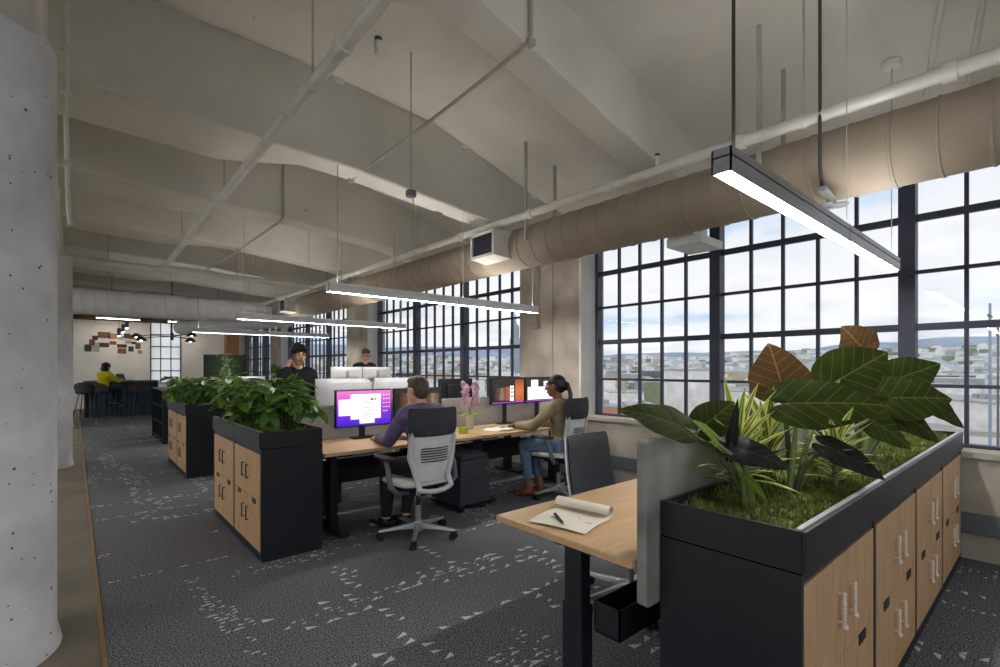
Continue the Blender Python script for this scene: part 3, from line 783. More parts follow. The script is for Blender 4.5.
# sprinkler heads
def sprinkler(x, y, z, lab):
    t = thing('ceiling_sprinkler', lab, 'sprinkler', (x, y, z))
    MB().cyl((0, 0, 0), (0, 0, 0.05), 0.018, n=10).build('body', 'pipe_paint', t, True)
    MB().ball((0, 0, 0.06), 0.024).build('fitting', 'pipe_paint', t, True)
    MB().cyl((0, 0, 0.09), (0, 0, 0.095), 0.02, n=10).build('deflector', 'rod_dark', t)
    MB().cyl((0, 0, 0.05), (0, 0, 0.09), 0.005, n=6).build('pin', 'rod_dark', t)
sprinkler(3.55, 2.15, 3.03, 'small sprinkler head on the window pipe above the duct')
sprinkler(1.22, 2.39, 3.06, 'sprinkler head beside the near end of the ceiling pipe')
sprinkler(1.16, 6.2, 3.08, 'sprinkler head beside the middle of the ceiling pipe')
# thin conduits clipped to the beams
def conduit(pts, lab, boxes=()):
    t = thing('electrical_conduit', lab, 'conduit', pts[0])
    MB().tube(pts, 0.0145, 8).build('tube', 'conduit_grey', t, True, world=True)
    for p in boxes: MB().obox(p, (0.06, 0.06, 0.045)).build('junction_box', 'conduit_grey', t, bevel=0.006, world=True)
conduit([(2.30, 1.2, 4.03), (2.30, 2.28, 4.02), (2.30, 2.33, 3.95), (2.30, 2.33, 3.62), (2.28, 2.40, 3.55), (2.2, 3.4, 3.42), (2.08, 4.66, 3.27)], 'grey conduit dropping down the nearest beam and crossing to the next', [(2.30, 2.34, 3.575), (2.08, 4.66, 3.27)])
conduit([(1.97, 5.45, 4.05), (1.97, 6.30, 4.05), (1.97, 6.38, 3.97), (1.97, 6.38, 3.30), (1.95, 6.45, 3.24), (1.9, 8.4, 3.20), (1.8, 10.6, 3.17)], 'grey conduit stepping down the third beam toward the far end', [(1.9, 8.3, 3.2)])
# ---- round duct along the windows
DX, DZ, DR = 3.85, 2.756, 0.228
t = thing('air_duct', 'large round beige air duct running above the windows', 'duct', (DX, -2.4, DZ))
MB().cyl((DX, -2.4, DZ), (DX, 12.6, DZ), DR, n=48).build('duct_body', 'duct_paint', t, True, world=True)
ringm = MB()
prof = [(DR - 0.004, -0.012), (DR + 0.006, -0.006), (DR + 0.006, 0.006), (DR - 0.004, 0.012)]
ringm.loft([[(r_ * math.cos(2 * PI * k / 40), z_, r_ * math.sin(2 * PI * k / 40)) for k in range(40)] for r_, z_ in prof], False, False)
rm = ringm.mesh('seam', 'duct_paint', True)
y = -1.9
while y < 12.4:
    if not (3.98 < y < 4.52): link('seam', rm, t, (0, y + 2.4, 0))
    y += 0.215
# hanger straps and rods
for yy in (1.40, 3.75, 9.2):
    for s_ in (-1, 1):
        MB().box(DX + s_ * DR - 0.012, DX + s_ * DR + 0.012, yy - 0.014, yy + 0.014, DZ, slab_z(DX + s_ * DR) + 0.01).build('hanger_strap', 'conduit_grey', t, world=True)
# diffuser boxes with louvred face toward the room
def diffuser(y, lab, up=True):
    d = thing('duct_diffuser', lab, 'vent', (DX, y, DZ))
    x0, x1 = -0.42, -0.12
    w, z0, z1 = 0.40, -0.12, 0.15
    b = MB()
    ringA = [(x0, -w / 2, z0), (x0, w / 2, z0), (x0, w / 2, z1), (x0, -w / 2, z1)]
    ringB = [(x1, -w / 2 - 0.03, z0 - 0.03), (x1, w / 2 + 0.03, z0 - 0.03), (x1, w / 2 + 0.03, z1 + 0.02), (x1, -w / 2 - 0.03, z1 + 0.02)]
    b.loft([ringA, ringB], False, True)
    b.box(x0 - 0.006, x0 + 0.02, -w / 2 - 0.005, -w / 2 + 0.025, z0, z1); b.box(x0 - 0.006, x0 + 0.02, w / 2 - 0.025, w / 2 + 0.005, z0, z1)
    b.box(x0 - 0.006, x0 + 0.02, -w / 2, w / 2, z0 - 0.005, z0 + 0.025); b.box(x0 - 0.006, x0 + 0.02, -w / 2, w / 2, z1 - 0.025, z1 + 0.005)
    b.build('box', 'pipe_paint', d)
    MB().box(x0 + 0.03, x0 + 0.034, -w / 2, w / 2, z0, z1).build('backing', 'black_plastic', d)
    sm = MB().obox((0, 0, 0), (0.022, w - 0.04, 0.004), (0, 0.6, 0)).mesh('louvre', 'steel_dark')
    for k in range(9): link('louvre', sm, d, (x0 + 0.012, 0, z0 + 0.04 + k * 0.029))
diffuser(4.25, 'square louvred diffuser box on the duct above the woman')
diffuser(11.2, 'square louvred diffuser box on the far end of the duct')
# a flat outlet under the duct by the first window
d = thing('duct_outlet', 'flat pale outlet box under the duct in front of the big window', 'vent', (DX + 0.2, 2.2, DZ))
MB().box(0.0, 0.42, -0.16, 0.16, -0.27, -0.20).build('box', 'white_paint', d, bevel=0.005)
MB().box(-0.05, 0.2, -0.12, 0.12, -0.215, -0.12).build('neck', 'white_paint', d)
# ---- cross duct at the far end
t = thing('cross_duct', 'large round pale duct crossing the far end of the room', 'duct', (-0.6, 13.0, 2.75))
MB().cyl((-0.6, 13.0, 2.75), (4.2, 13.0, 2.75), 0.26, n=40).build('duct_body', 'white_paint', t, True, world=True)
prof = [(0.256, -0.014), (0.270, -0.006), (0.270, 0.006), (0.256, 0.014)]
ringm = MB(); ringm.loft([[(z_, r_ * math.cos(2 * PI * k / 36), r_ * math.sin(2 * PI * k / 36)) for k in range(36)] for r_, z_ in prof], False, False)
rm = ringm.mesh('seam', 'white_paint', True)
for k in range(23): link('seam', rm, t, (0.1 + k * 0.2, 0, 0))
for x in (0.6, 2.6): MB().box(x - 0.01, x + 0.01, 13.26, 13.275, 2.75, slab_z(x)).build('hanger_strap', 'conduit_grey', t, world=True)
t = thing('branch_duct', 'small flat branch duct below the cross duct near the end wall', 'duct', (3.2, 16.5, 2.7))
MB().tube([(2.4, 17.5, 2.62), (3.4, 15.5, 2.62), (4.2, 13.3, 2.66)], 0.19, 20).build('duct_body', 'white_paint', t, True, world=True)

# ---- linear pendant lights
def pendant(y, label, x0=1.75, x1=4.48, group=None, rods=(1.85, 3.3, 4.4), body='fixture', w=0.072, h=0.088, z=2.10):
    t = thing('linear_pendant', label, 'pendant light', ((x0 + x1) / 2, y, z), 0, group)
    xm = (x0 + x1) / 2
    b = MB(); a = (x1 - x0) / 2
    b.box(-a, a, -w / 2, -w / 2 + 0.006, 0, h); b.box(-a, a, w / 2 - 0.006, w / 2, 0, h); b.box(-a, a, -w / 2, w / 2, h - 0.034, h - 0.028)
    b.box(-a, -a + 0.006, -w / 2, w / 2, 0, h); b.box(a - 0.006, a, -w / 2, w / 2, 0, h)
    b.build('housing', body, t)
    MB().box(-a + 0.007, a - 0.007, -w / 2 + 0.007, w / 2 - 0.007, 0.007, 0.014).build('diffuser', 'lamp_white', t)
    MB().box(-a + 0.02, a - 0.02, -w / 2 + 0.008, w / 2 - 0.008, h - 0.022, h - 0.018).build('uplight_diffuser', 'lamp_up', t)
    MB().box(0.1, 0.104, -w / 2 - 0.001, w / 2 + 0.001, 0.0, h + 0.001).build('joint', 'black_plastic', t)
    for k, x in enumerate(rods):
        zt = slab_z(x) - z
        MB().cyl((x - xm, 0, h), (x - xm, 0, zt), (0.007 if k == 0 else 0.003) if body == 'fixture' else 0.004, n=8).build('suspension_rod' if k == 0 else 'suspension_wire', 'rod_dark' if k == 0 and body == 'fixture' else 'conduit_grey', t)
        MB().lathe([(0.055, zt - 0.04), (0.06, zt - 0.03), (0.06, zt)], (x - xm, 0, 0), 20).build('ceiling_canopy', 'white_paint', t, True)
    return t
pendant(0.805, 'grey linear pendant light hanging over the planter in the right foreground')
pendant(4.43, 'linear pendant light hanging over the desk of the man in the purple hoodie', body='fixture_white')
pendant(7.75, 'linear pendant light behind the standing man on the phone, second row', body='fixture_white')
pendant(11.2, 'farthest linear pendant light in front of the cross duct', body='fixture_white')
# extra unseen pendants, added to brighten the room
for y, lab in ((0.86, 'added unseen pendant light left of the columns, beside the viewer'), (4.46, 'added unseen pendant light left of the columns, behind the foreground column'),
               (7.75, 'added unseen pendant light left of the columns, level with the rear bench'), (11.2, 'added unseen pendant light left of the columns, level with the dark bookcase'), (14.7, 'added unseen pendant light left of the columns, level with the far table')):
    pendant(y, lab, x0=-4.3, x1=-1.57, rods=(-4.2, -2.9, -1.67), body='fixture_white')

# suspension straps with hook plates under the duct
t = thing('duct_trapeze', 'small metal hook plate hanging under the duct beside the near pendant light', 'bracket', (3.5, 0.98, 2.46))
MB().tube([(3.52, 1.0, 3.75), (3.52, 1.0, 2.66), (3.56, 1.0, 2.55), (3.66, 1.0, 2.50)], 0.010, 8).build('strap', 'rod_dark', t, True, world=True)
MB().obox((3.60, 0.98, 2.495), (0.22, 0.045, 0.03), (0, 0.15, 0)).build('channel', 'alu_satin', t, bevel=0.004, world=True)
MB().lathe([(0.001, 0), (0.06, 0), (0.06, 0.012), (0.001, 0.012)], (3.70, 0.95, 2.44), 16).build('disc', 'alu_satin', t, world=True)
MB().lathe([(0.001, 0), (0.06, 0), (0.06, 0.012), (0.001, 0.012)], (3.62, 1.02, 2.435), 16).build('disc', 'alu_satin', t, world=True)
MB().cyl((3.66, 0.98, 2.5), (3.66, 0.98, 2.42), 0.02, n=10).build('pin', 'alu_satin', t, True, world=True)
t = thing('duct_trapeze', 'small hook bracket under the duct above the middle window', 'bracket', (3.5, 6.4, 2.46))
MB().tube([(3.52, 6.4, 3.4), (3.52, 6.4, 2.60)], 0.008, 8).build('strap', 'conduit_grey', t, True, world=True)
MB().obox((3.75, 6.4, 2.50), (0.5, 0.04, 0.025)).build('channel', 'alu_satin', t, world=True)
# cord with a grey junction box
p = aty(411, 190, 3.6)
t = thing('drop_cord', 'hanging cord with a small grey junction box in the middle of the ceiling', 'cord', (p.x, p.y, p.z))
MB().cyl((0, 0, 0), (0, 0, slab_z(p.x) - p.z), 0.006, n=6).build('cable', 'conduit_grey', t)
MB().lathe([(0.03, -0.06), (0.045, -0.055), (0.045, -0.01), (0.02, 0.0)], (0, 0, 0), 12).build('junction_box', 'steel_base', t, True)
MB().cyl((0.02, 0, -0.06), (0.03, 0, -0.45), 0.004, n=6).build('cable_tail', 'conduit_grey', t)
def at_slab(u, v):
    z = 3.6
    for _ in range(20): z = slab_z(atz(u, v, z).x) - 0.018
    return atz(u, v, z)
# two white trim rails on the ceiling in the right corner
for u0, u1, lab in ((948, 926, 'white rail on the ceiling in the upper right corner, left of a pair'), (990, 966, 'white rail on the ceiling in the upper right corner, right of a pair')):
    a, c = at_slab(u0, -40), at_slab(u1, 95)
    t = thing('ceiling_rail', lab, 'rail', tuple(c))
    MB().tube([a, c], 0.018, 8).build('rail', 'pipe_paint', t, True, world=True)
# vertical rods scattered between slab and far services
for i, (x, y, z0) in enumerate(((2.3, 8.9, 3.1), (2.9, 8.1, 3.1), (1.4, 11.3, 2.95), (2.7, 10.9, 2.95), (0.6, 12.9, 3.0))):
    t = tag(MB().cyl((0, 0, 0), (0, 0, slab_z(x) - z0), 0.006, n=6).build('threaded_rod', 'conduit_grey', loc=(x, y, z0)), 'thin threaded rod hanging from the far ceiling, ' + ['fourth', 'rightmost', 'second', 'third', 'leftmost'][i] + ' of five', 'rod', 'threaded rods hanging from the far ceiling')

# ================================================================== STORAGE UNITS WITH PLANTERS
def cabinet(w, label, loc, rz, handles, group=None, depth=0.455, h=0.81):
    t = thing('storage_cabinet', label, 'cabinet', loc, rz, group)
    b = MB(); th = 0.018
    b.box(0, th, 0.0, depth, 0.04, h); b.box(w - th, w, 0.0, depth, 0.04, h)
    b.box(th, w - th, 0.004, depth, h - 0.03, h); b.box(th, w - th, 0.0, depth, 0.04, 0.06)
    b.box(th, w - th, depth - 0.015, depth, 0.06, h - 0.03); b.box(0.0, w, 0.004, depth, 0.0, 0.04)
    b.build('body', 'black_metal', t)
    m0, g_ = 0.024, 0.0025
    dw = (w - 2 * m0) / 2
    for row, (z0, z1) in enumerate(((0.065, 0.428), (0.432, 0.775))):
        for c_ in range(2):
            x0 = m0 + c_ * dw + g_ / 2; x1 = x0 + dw - g_
            d = MB().box(x0, x1, -0.001, 0.014, z0, z1).build('door', 'door_oak', t, bevel=0.0015, seg=1)
            hx = (x1 - 0.06) if c_ == 0 else (x0 + 0.06)
            hz = z0 + (z1 - z0) * (0.52 if row else 0.62)
            if handles == 'bright':
                hb = MB()
                hb.cyl((hx, -0.016, hz - 0.055), (hx, -0.016, hz + 0.055), 0.006, n=10)
                hb.cyl((hx, -0.016, hz + 0.046), (hx, 0.0, hz + 0.046), 0.005, n=8); hb.cyl((hx, -0.016, hz - 0.046), (hx, 0.0, hz - 0.046), 0.005, n=8)
                for k in range(9): hb.ball((hx, -0.016, hz - 0.048 + k * 0.012), 0.0085, 1, 1, 0.5, 8, 5)
                hb.ball((hx, -0.018, hz - 0.060), 0.011, n=10, m=6)
                hb.build('handle', 'copper', d, True)
            else:
                hb = MB()
                hb.cyl((hx, -0.020, hz - 0.055), (hx, -0.020, hz + 0.055), 0.005, n=8)
                hb.cyl((hx, -0.020, hz + 0.05), (hx, 0.0, hz + 0.05), 0.004, n=8); hb.cyl((hx, -0.020, hz - 0.05), (hx, 0.0, hz - 0.05), 0.004, n=8)
                hb.build('handle', 'rod_dark', d, True)
            if row == 0:
                sx = (x0 + x1) / 2 + (0.03 if c_ else -0.03)
                s_ = MB()
                s_.box(sx - 0.045, sx + 0.045, -0.004, 0.001, z1 - 0.034, z1 + 0.001)
                s_.build('label_slot', 'black_plastic', d)
    return t
def trough(L, label, loc, rz, n, depth=0.455, z0=0.815, z1=0.935, lip='alu_satin'):
    t = thing('planter_trough', label, 'planter', (loc[0], loc[1], z0), rz)
    H_ = z1 - z0; th = 0.012
    for k in range(n):
        a, c = L * k / n + 0.001, L * (k + 1) / n - 0.001
        MB().box(a, c, 0, th, 0, H_).build('front_panel', 'black_metal', t, bevel=0.0015, seg=1)
        MB().box(a, c, depth - th, depth, 0, H_).build('back_panel', 'black_metal', t, bevel=0.0015, seg=1)
        MB().box(a + 0.003, c - 0.003, th, th + 0.018, H_ - 0.02, H_ + 0.006).build('liner_lip', lip, t, bevel=0.002, seg=1)
    MB().box(0, th, th, depth - th, 0, H_).build('end_panel', 'black_metal', t)
    MB().box(L - th, L, th, depth - th, 0, H_).build('end_panel', 'black_metal', t)
    MB().box(th, L - th, th, depth - th, 0.0, 0.02).build('base', 'black_metal', t)
    return t
def moss(L, label, loc, rz, depth=0.455, z=0.905, blades=5000, seed=1):
    r = random.Random(seed); b = MB()
    nx, ny = int(L / 0.02), int(depth / 0.02)
    ph = [r.uniform(0, 6) for _ in range(8)]
    def hgt(x, y):
        return 0.018 * (math.sin(x * 11 + ph[0]) * math.sin(y * 15 + ph[1]) + 0.7 * math.sin(x * 31 + ph[2] + y * 9) * math.sin(y * 37 + ph[3])) + 0.004 * math.sin(x * 90 + ph[4]) * math.sin(y * 83 + ph[5])
    x0, x1, y0, y1 = 0.026, L - 0.014, 0.027, depth - 0.014
    b.grid(lambda u, v: (x0 + (x1 - x0) * u, y0 + (y1 - y0) * v, hgt(x0 + (x1 - x0) * u, y0 + (y1 - y0) * v) + (0.0 if 0 < u < 1 and 0 < v < 1 else -0.05)), nx, ny)
    for _ in range(blades):
        x, y = r.uniform(x0, x1), r.uniform(y0, y1); z_ = hgt(x, y) - 0.004
        a = r.uniform(0, 2 * PI); l = r.uniform(0.012, 0.034); w = 0.0035
        dx, dy = math.cos(a), math.sin(a); tl = r.uniform(0.1, 0.8)
        p0 = (x - dy * w, y + dx * w, z_); p1 = (x + dy * w, y - dx * w, z_)
        q = (x + dx * l * tl, y + dy * l * tl, z_ + l)
        b.add([p0, p1, q], [(0, 1, 2)])
    o = b.build('moss', 'moss', loc=(loc[0], loc[1], z), rot=(0, 0, rz))
    tag(o, label, 'moss', None, 'stuff')
# right foreground run (front faces the viewer)
RX0, RW = 1.556, 0.823
lbs = ['wood-fronted storage cabinet nearest the viewer under the big-leaf planter', 'second wood-fronted cabinet from the near end of the big-leaf planter',
       'third wood-fronted cabinet from the near end of the big-leaf planter', 'last wood-fronted cabinet of the big-leaf planter, against the window wall']
for k in range(4): cabinet(RW, lbs[k], (RX0 + RW * k, 0.488, 0), 0, 'bright', 'cabinets under the big-leaf planter', depth=0.443)
trough(RW * 4, 'long black planter trough holding big-leaved plants in the right foreground', (RX0, 0.476), 0, 4)
moss(RW * 4, 'green moss filling the planter in the right foreground', (RX0, 0.476), 0, blades=16000, seed=2)
# middle run, front faces left (-X); local +x runs toward -Y
AX, AY1, AW = 1.0, 5.34, 0.782
cabinet(AW, 'wood-fronted cabinet nearest the viewer in the middle planter run', (AX + 0.012, AY1 - AW, 0), -PI / 2, 'dark', 'cabinets under the leafy middle planter', depth=0.443)
cabinet(AW, 'wood-fronted cabinet at the far end of the middle planter run', (AX + 0.012, AY1, 0), -PI / 2, 'dark', 'cabinets under the leafy middle planter', depth=0.443)
trough(AW * 2, 'black planter trough with leafy plants beside the purple hoodie man', (AX, AY1), -PI / 2, 2)
moss(AW * 2, 'green moss in the middle planter beside the purple hoodie man', (AX, AY1), -PI / 2, blades=7000, seed=3)
BY1 = 8.84
cabinet(AW, 'wood-fronted cabinet at the near end of the rear planter run', (AX + 0.07, BY1 - AW, 0), -PI / 2, 'dark', 'cabinets under the rear planter', depth=0.443)
cabinet(AW, 'wood-fronted cabinet at the far end of the rear planter run', (AX + 0.07, BY1, 0), -PI / 2, 'dark', 'cabinets under the rear planter', depth=0.443)
trough(AW * 2, 'black planter trough of the rear run behind the middle planter', (AX + 0.058, BY1), -PI / 2, 2)
moss(AW * 2, 'green moss in the rear planter', (AX + 0.058, BY1), -PI / 2, blades=2500, seed=4)
# dark open bookcase further back
t = thing('bookcase', 'dark open bookcase behind the rear planter', 'bookcase', (1.22, 10.85, 0))
b = MB(); b.box(0, 0.46, 0, 0.02, 0, 0.98); b.box(0, 0.46, 1.53, 1.55, 0, 0.98); b.box(0.44, 0.46, 0.02, 1.53, 0, 0.98); b.build('carcass', 'black_metal', t)
MB().box(-0.005, 0.465, -0.005, 1.555, 0.98, 1.0).build('top', 'black_metal', t, bevel=0.002)
for z in (0.05, 0.36, 0.67): MB().box(0.01, 0.44, 0.02, 1.53, z, z + 0.018).build('shelf', 'black_metal', t)
for y in (0.52, 1.03): MB().box(0.01, 0.44, y, y + 0.018, 0, 0.98).build('divider', 'black_metal', t)

# ================================================================== DESKS
def desk(x0, x1, y0, y1, z, label, group=None, tray_y=None, legs=(0.2, -0.2), frame='black_metal', th=0.028, topm='desk_oak'):
    t = thing('sit_stand_desk', label, 'desk', (x0, y0, 0), 0, group)
    L, D = x1 - x0, y1 - y0
    MB().box(0, L, 0, D, z - th, z).build('desk_top', topm, t, bevel=0.003, seg=2)
    ym = D / 2
    for lx in legs:
        x = lx if lx > 0 else L + lx
        lg = MB().box(x - 0.03, x + 0.03, ym - 0.045, ym + 0.045, 0.32, z - 0.07).build('leg', frame, t, bevel=0.003)
        MB().box(x - 0.036, x + 0.036, ym - 0.052, ym + 0.052, 0.03, 0.42).build('sleeve', frame, lg, bevel=0.003)
        ft = MB(); ft.box(x - 0.04, x + 0.04, 0.10, D - 0.14, 0.012, 0.042)
        for yy in (0.13, D - 0.17): ft.cyl((x, yy, 0), (x, yy, 0.02), 0.018, n=10)
        ft.build('foot', frame, t, bevel=0.003)
        br = MB(); br.add([(x - 0.025, 0.06, z - th - 0.022), (x - 0.025, D - 0.06, z - th - 0.022), (x - 0.025, ym + 0.09, z - th - 0.06), (x - 0.025, ym - 0.09, z - th - 0.06), (x - 0.025, 0.06, z - th), (x - 0.025, D - 0.06, z - th),
                           (x + 0.025, 0.06, z - th - 0.022), (x + 0.025, D - 0.06, z - th - 0.022), (x + 0.025, ym + 0.09, z - th - 0.06), (x + 0.025, ym - 0.09, z - th - 0.06), (x + 0.025, 0.06, z - th), (x + 0.025, D - 0.06, z - th)],
                          [(4, 5, 1, 2, 3, 0), (6, 9, 8, 7, 11, 10), (0, 3, 9, 6), (3, 2, 8, 9), (2, 1, 7, 8), (1, 5, 11, 7), (5, 4, 10, 11), (4, 0, 6, 10)])
        br.build('bracket', frame, t)
    MB().box(0.15, L - 0.15, ym - 0.03, ym + 0.03, z - th - 0.045, z - th - 0.005).build('cross_beam', frame, t)
    if tray_y is not None:
        ty = tray_y - y0
        tr_ = MB(); tr_.box(0.10, L - 0.12, ty - 0.06, ty - 0.054, z - 0.37, z - 0.25); tr_.box(0.10, L - 0.12, ty + 0.054, ty + 0.06, z - 0.37, z - 0.25); tr_.box(0.10, L - 0.12, ty - 0.06, ty + 0.06, z - 0.37, z - 0.364)
        tr_.box(0.10, 0.106, ty - 0.06, ty + 0.06, z - 0.37, z - 0.25)
        tr_.build('cable_tray', frame, t)
    return t
desk(1.455, 3.15, 0.98, 1.70, 0.73, 'oak-topped desk in the right foreground with a paper roll on it', tray_y=1.16, legs=(0.14, -0.2))
desk(1.475, 3.06, 3.77, 4.50, 0.73, 'oak-topped desk where the purple hoodie man works', tray_y=4.35)
desk(3.075, 4.66, 3.77, 4.50, 0.73, 'oak-topped desk where the woman in the olive jacket works', tray_y=4.35)
desk(1.475, 3.06, 4.61, 5.34, 0.73, 'desk behind the grey screen, facing the purple hoodie man', tray_y=4.75)
desk(3.075, 4.66, 4.61, 5.34, 0.73, 'desk behind the grey screen, facing the woman in the olive jacket', tray_y=4.75)
desk(1.53, 3.10, 7.27, 7.99, 0.73, 'desk of the rear bench on the side near the phone man', tray_y=7.85)
desk(3.115, 4.68, 7.27, 7.99, 0.73, 'desk of the rear bench near the windows, viewer side', tray_y=7.85)
desk(3.115, 4.68, 8.10, 8.83, 1.05, 'raised desk of the rear bench where the man with glasses stands', tray_y=8.25)
desk(1.53, 3.10, 8.10, 8.83, 0.73, 'desk of the rear bench on its far side, away from the windows', tray_y=8.25)

# felt privacy screens
def screen(x0, x1, y0, y1, z0, z1, m, label, r=0.02):
    t = thing('privacy_screen', label, 'desk screen', (x0, (y0 + y1) / 2, z0))
    L, Hh = x1 - x0, z1 - z0
    out = []
    for cx, cz, a0 in ((L - r, Hh - r, 0), (r, Hh - r, PI / 2), (r, r, PI), (L - r, r, 1.5 * PI)):
        for k in range(5):
            a = a0 + PI / 2 * k / 4; out.append((cx + r * math.cos(a), cz + r * math.sin(a)))
    d = (y1 - y0) / 2
    MB().loft([[(x, -d, z) for x, z in out], [(x, d, z) for x, z in out]]).build('panel', m, t, bevel=0.004)
    for x in (0.25, L - 0.25): MB().box(x - 0.03, x + 0.03, -d - 0.012, d + 0.012, 0.05, 0.10).build('bracket', 'black_metal', t)
screen(1.475, 3.15, 0.935, 0.974, 0.575, 1.152, 'felt', 'mottled grey felt screen between the foreground desk and planter')
screen(1.49, 3.05, 4.535, 4.575, 0.60, 1.055, 'felt_light', 'light grey screen behind the monitors of the purple hoodie man')
screen(3.08, 4.64, 4.535, 4.575, 0.60, 1.055, 'felt_light', 'light grey screen behind the monitors of the woman')
screen(1.55, 3.09, 8.02, 8.06, 0.60, 1.10, 'felt_light', 'light grey screen on the rear bench, left half')
screen(3.13, 4.66, 8.02, 8.06, 0.60, 1.10, 'felt_light', 'light grey screen on the rear bench, right half')

# ================================================================== MONITORS
def screen_mat(name, stops, axis='x', strength=1.0, noise=0.0, scale=6.0):
    m = bpy.data.materials.new(name); m.use_nodes = True; t = m.node_tree; p = t.nodes['Principled BSDF']
    tcn = t.nodes.new('ShaderNodeTexCoord'); s = t.nodes.new('ShaderNodeSeparateXYZ'); t.links.new(tcn.outputs['Generated'], s.inputs[0])
    ad = t.nodes.new('ShaderNodeMath'); ad.operation = 'ADD'; t.links.new(s.outputs[0 if axis == 'x' else 2], ad.inputs[0])
    n = t.nodes.new('ShaderNodeTexNoise'); n.inputs['Scale'].default_value = scale; t.links.new(tcn.outputs['Generated'], n.inputs['Vector'])
    mu = t.nodes.new('ShaderNodeMath'); mu.operation = 'MULTIPLY_ADD'; t.links.new(n.outputs[0], mu.inputs[0]); mu.inputs[1].default_value = noise; mu.inputs[2].default_value = -noise / 2
    t.links.new(mu.outputs[0], ad.inputs[1])
    r = t.nodes.new('ShaderNodeValToRGB'); els = r.color_ramp.elements
    els[0].position = stops[0][0]; els[0].color = stops[0][1]; els[1].position = stops[-1][0]; els[1].color = stops[-1][1]
    for q, c in stops[1:-1]: els.new(q).color = c
    t.links.new(ad.outputs[0], r.inputs[0])
    p.inputs['Base Color'].default_value = (0.01, 0.01, 0.01, 1); p.inputs['Roughness'].default_value = 0.3
    t.links.new(r.outputs[0], p.inputs['Emission Color']); p.inputs['Emission Strength'].default_value = strength; MATS[name] = m
screen_mat('wallpaper_purple', [(0.0, srgb(60, 30, 190)), (0.35, srgb(110, 40, 200)), (0.7, srgb(200, 70, 190)), (1.0, srgb(214, 120, 190))], 'z', 0.8, 0.5, 2.5)
screen_mat('page_white', [(0.0, srgb(232, 232, 240)), (1.0, srgb(246, 246, 250))], 'z', 0.95)
screen_mat('page_grey', [(0.0, srgb(150, 150, 160)), (1.0, srgb(196, 196, 204))], 'z', 0.6)
screen_mat('page_dark', [(0.0, srgb(20, 20, 24)), (1.0, srgb(52, 48, 46))], 'z', 0.6)
screen_mat('photo_brown', [(0.0, srgb(30, 22, 18)), (0.45, srgb(96, 70, 52)), (0.6, srgb(150, 120, 96)), (1.0, srgb(60, 56, 60))], 'x', 0.7, 0.6, 7)
screen_mat('photo_red', [(0.0, srgb(150, 40, 30)), (0.5, srgb(170, 96, 60)), (1.0, srgb(90, 60, 40))], 'x', 0.7, 0.4, 6)
screen_mat('photo_orange', [(0.0, srgb(176, 90, 50)), (0.5, srgb(204, 116, 64)), (1.0, srgb(150, 72, 40))], 'z', 0.7, 0.5, 9)
screen_mat('photo_forest', [(0.0, srgb(10, 14, 8)), (0.3, srgb(26, 40, 16)), (0.46, srgb(44, 64, 28)), (0.5, srgb(150, 160, 130)), (0.53, srgb(44, 64, 28)), (0.75, srgb(30, 44, 16)), (1.0, srgb(12, 16, 8))], 'x', 0.6, 1.1, 9)
screen_mat('text_dark', [(0.0, srgb(60, 60, 66)), (1.0, srgb(60, 60, 66))], 'z', 0.5)
def monitor(x, y, zc, label, w=0.57, h=0.35, rz=0.0, content=(), wall='page_dark', desk_z=0.73, grey_back=False, base=True, group=None):
    """front faces -Y; content = [(u0,u1,v0,v1,material)] in screen fractions, v up"""
    t = thing('monitor', label, 'monitor', (x, y, desk_z), rz, group)
    z = zc - desk_z; d = 0.035
    body = 'grey_plastic' if grey_back else 'black_plastic'
    sh = MB()
    if grey_back:   # gently bulging light back
        sh.grid(lambda u, v: (-w / 2 + w * u, d / 2 + 0.03 * (1 - (2 * u - 1) ** 4) * (1 - (2 * v - 1) ** 4), z - h / 2 + h * v), 12, 8)
        sh.box(-w / 2, w / 2, -d / 2, d / 2, z - h / 2, z + h / 2)
    else:
        sh.box(-w / 2, w / 2, -d / 2, d / 2, z - h / 2, z + h / 2)
        sh.box(-w * 0.3, w * 0.3, d / 2, d / 2 + 0.025, z - h * 0.28, z + h * 0.28)
    sh.build('housing', body, t, bevel=0.003, seg=1)
    e = 0.012; W_, H_ = w - 2 * e, h - 2 * e
    yf = -d / 2 - 0.0015
    s_ = MB().box(-W_ / 2, W_ / 2, yf - 0.001, yf + 0.001, z - H_ / 2, z + H_ / 2).build('display', wall, t)
    for k, (u0, u1, v0, v1, m) in enumerate(content):
        yy = yf - 0.0016 - 0.0005 * k
        MB().box(-W_ / 2 + W_ * u0, -W_ / 2 + W_ * u1, yy - 0.0002, yy + 0.0002, z - H_ / 2 + H_ * v0, z - H_ / 2 + H_ * v1).build('screen_window', m, s_)
    if base:
        MB().box(-0.03, 0.03, d / 2 + 0.02, d / 2 + 0.035, 0.012, z + 0.04).build('stand', 'black_plastic' if not grey_back else 'alu_satin', t, bevel=0.003)
        MB().box(-0.035, 0.035, d / 2, d / 2 + 0.025, z - 0.035, z + 0.035).build('mount', 'black_plastic', t)
        MB().box(-0.12, 0.12, -0.05, d / 2 + 0.06, 0.0, 0.012).build('stand_base', 'black_plastic' if not grey_back else 'alu_satin', t, bevel=0.004)
    return t
lines = [(0.46, 0.62, 0.78 - 0.07 * k, 0.80 - 0.07 * k, 'page_grey') for k in range(9)]
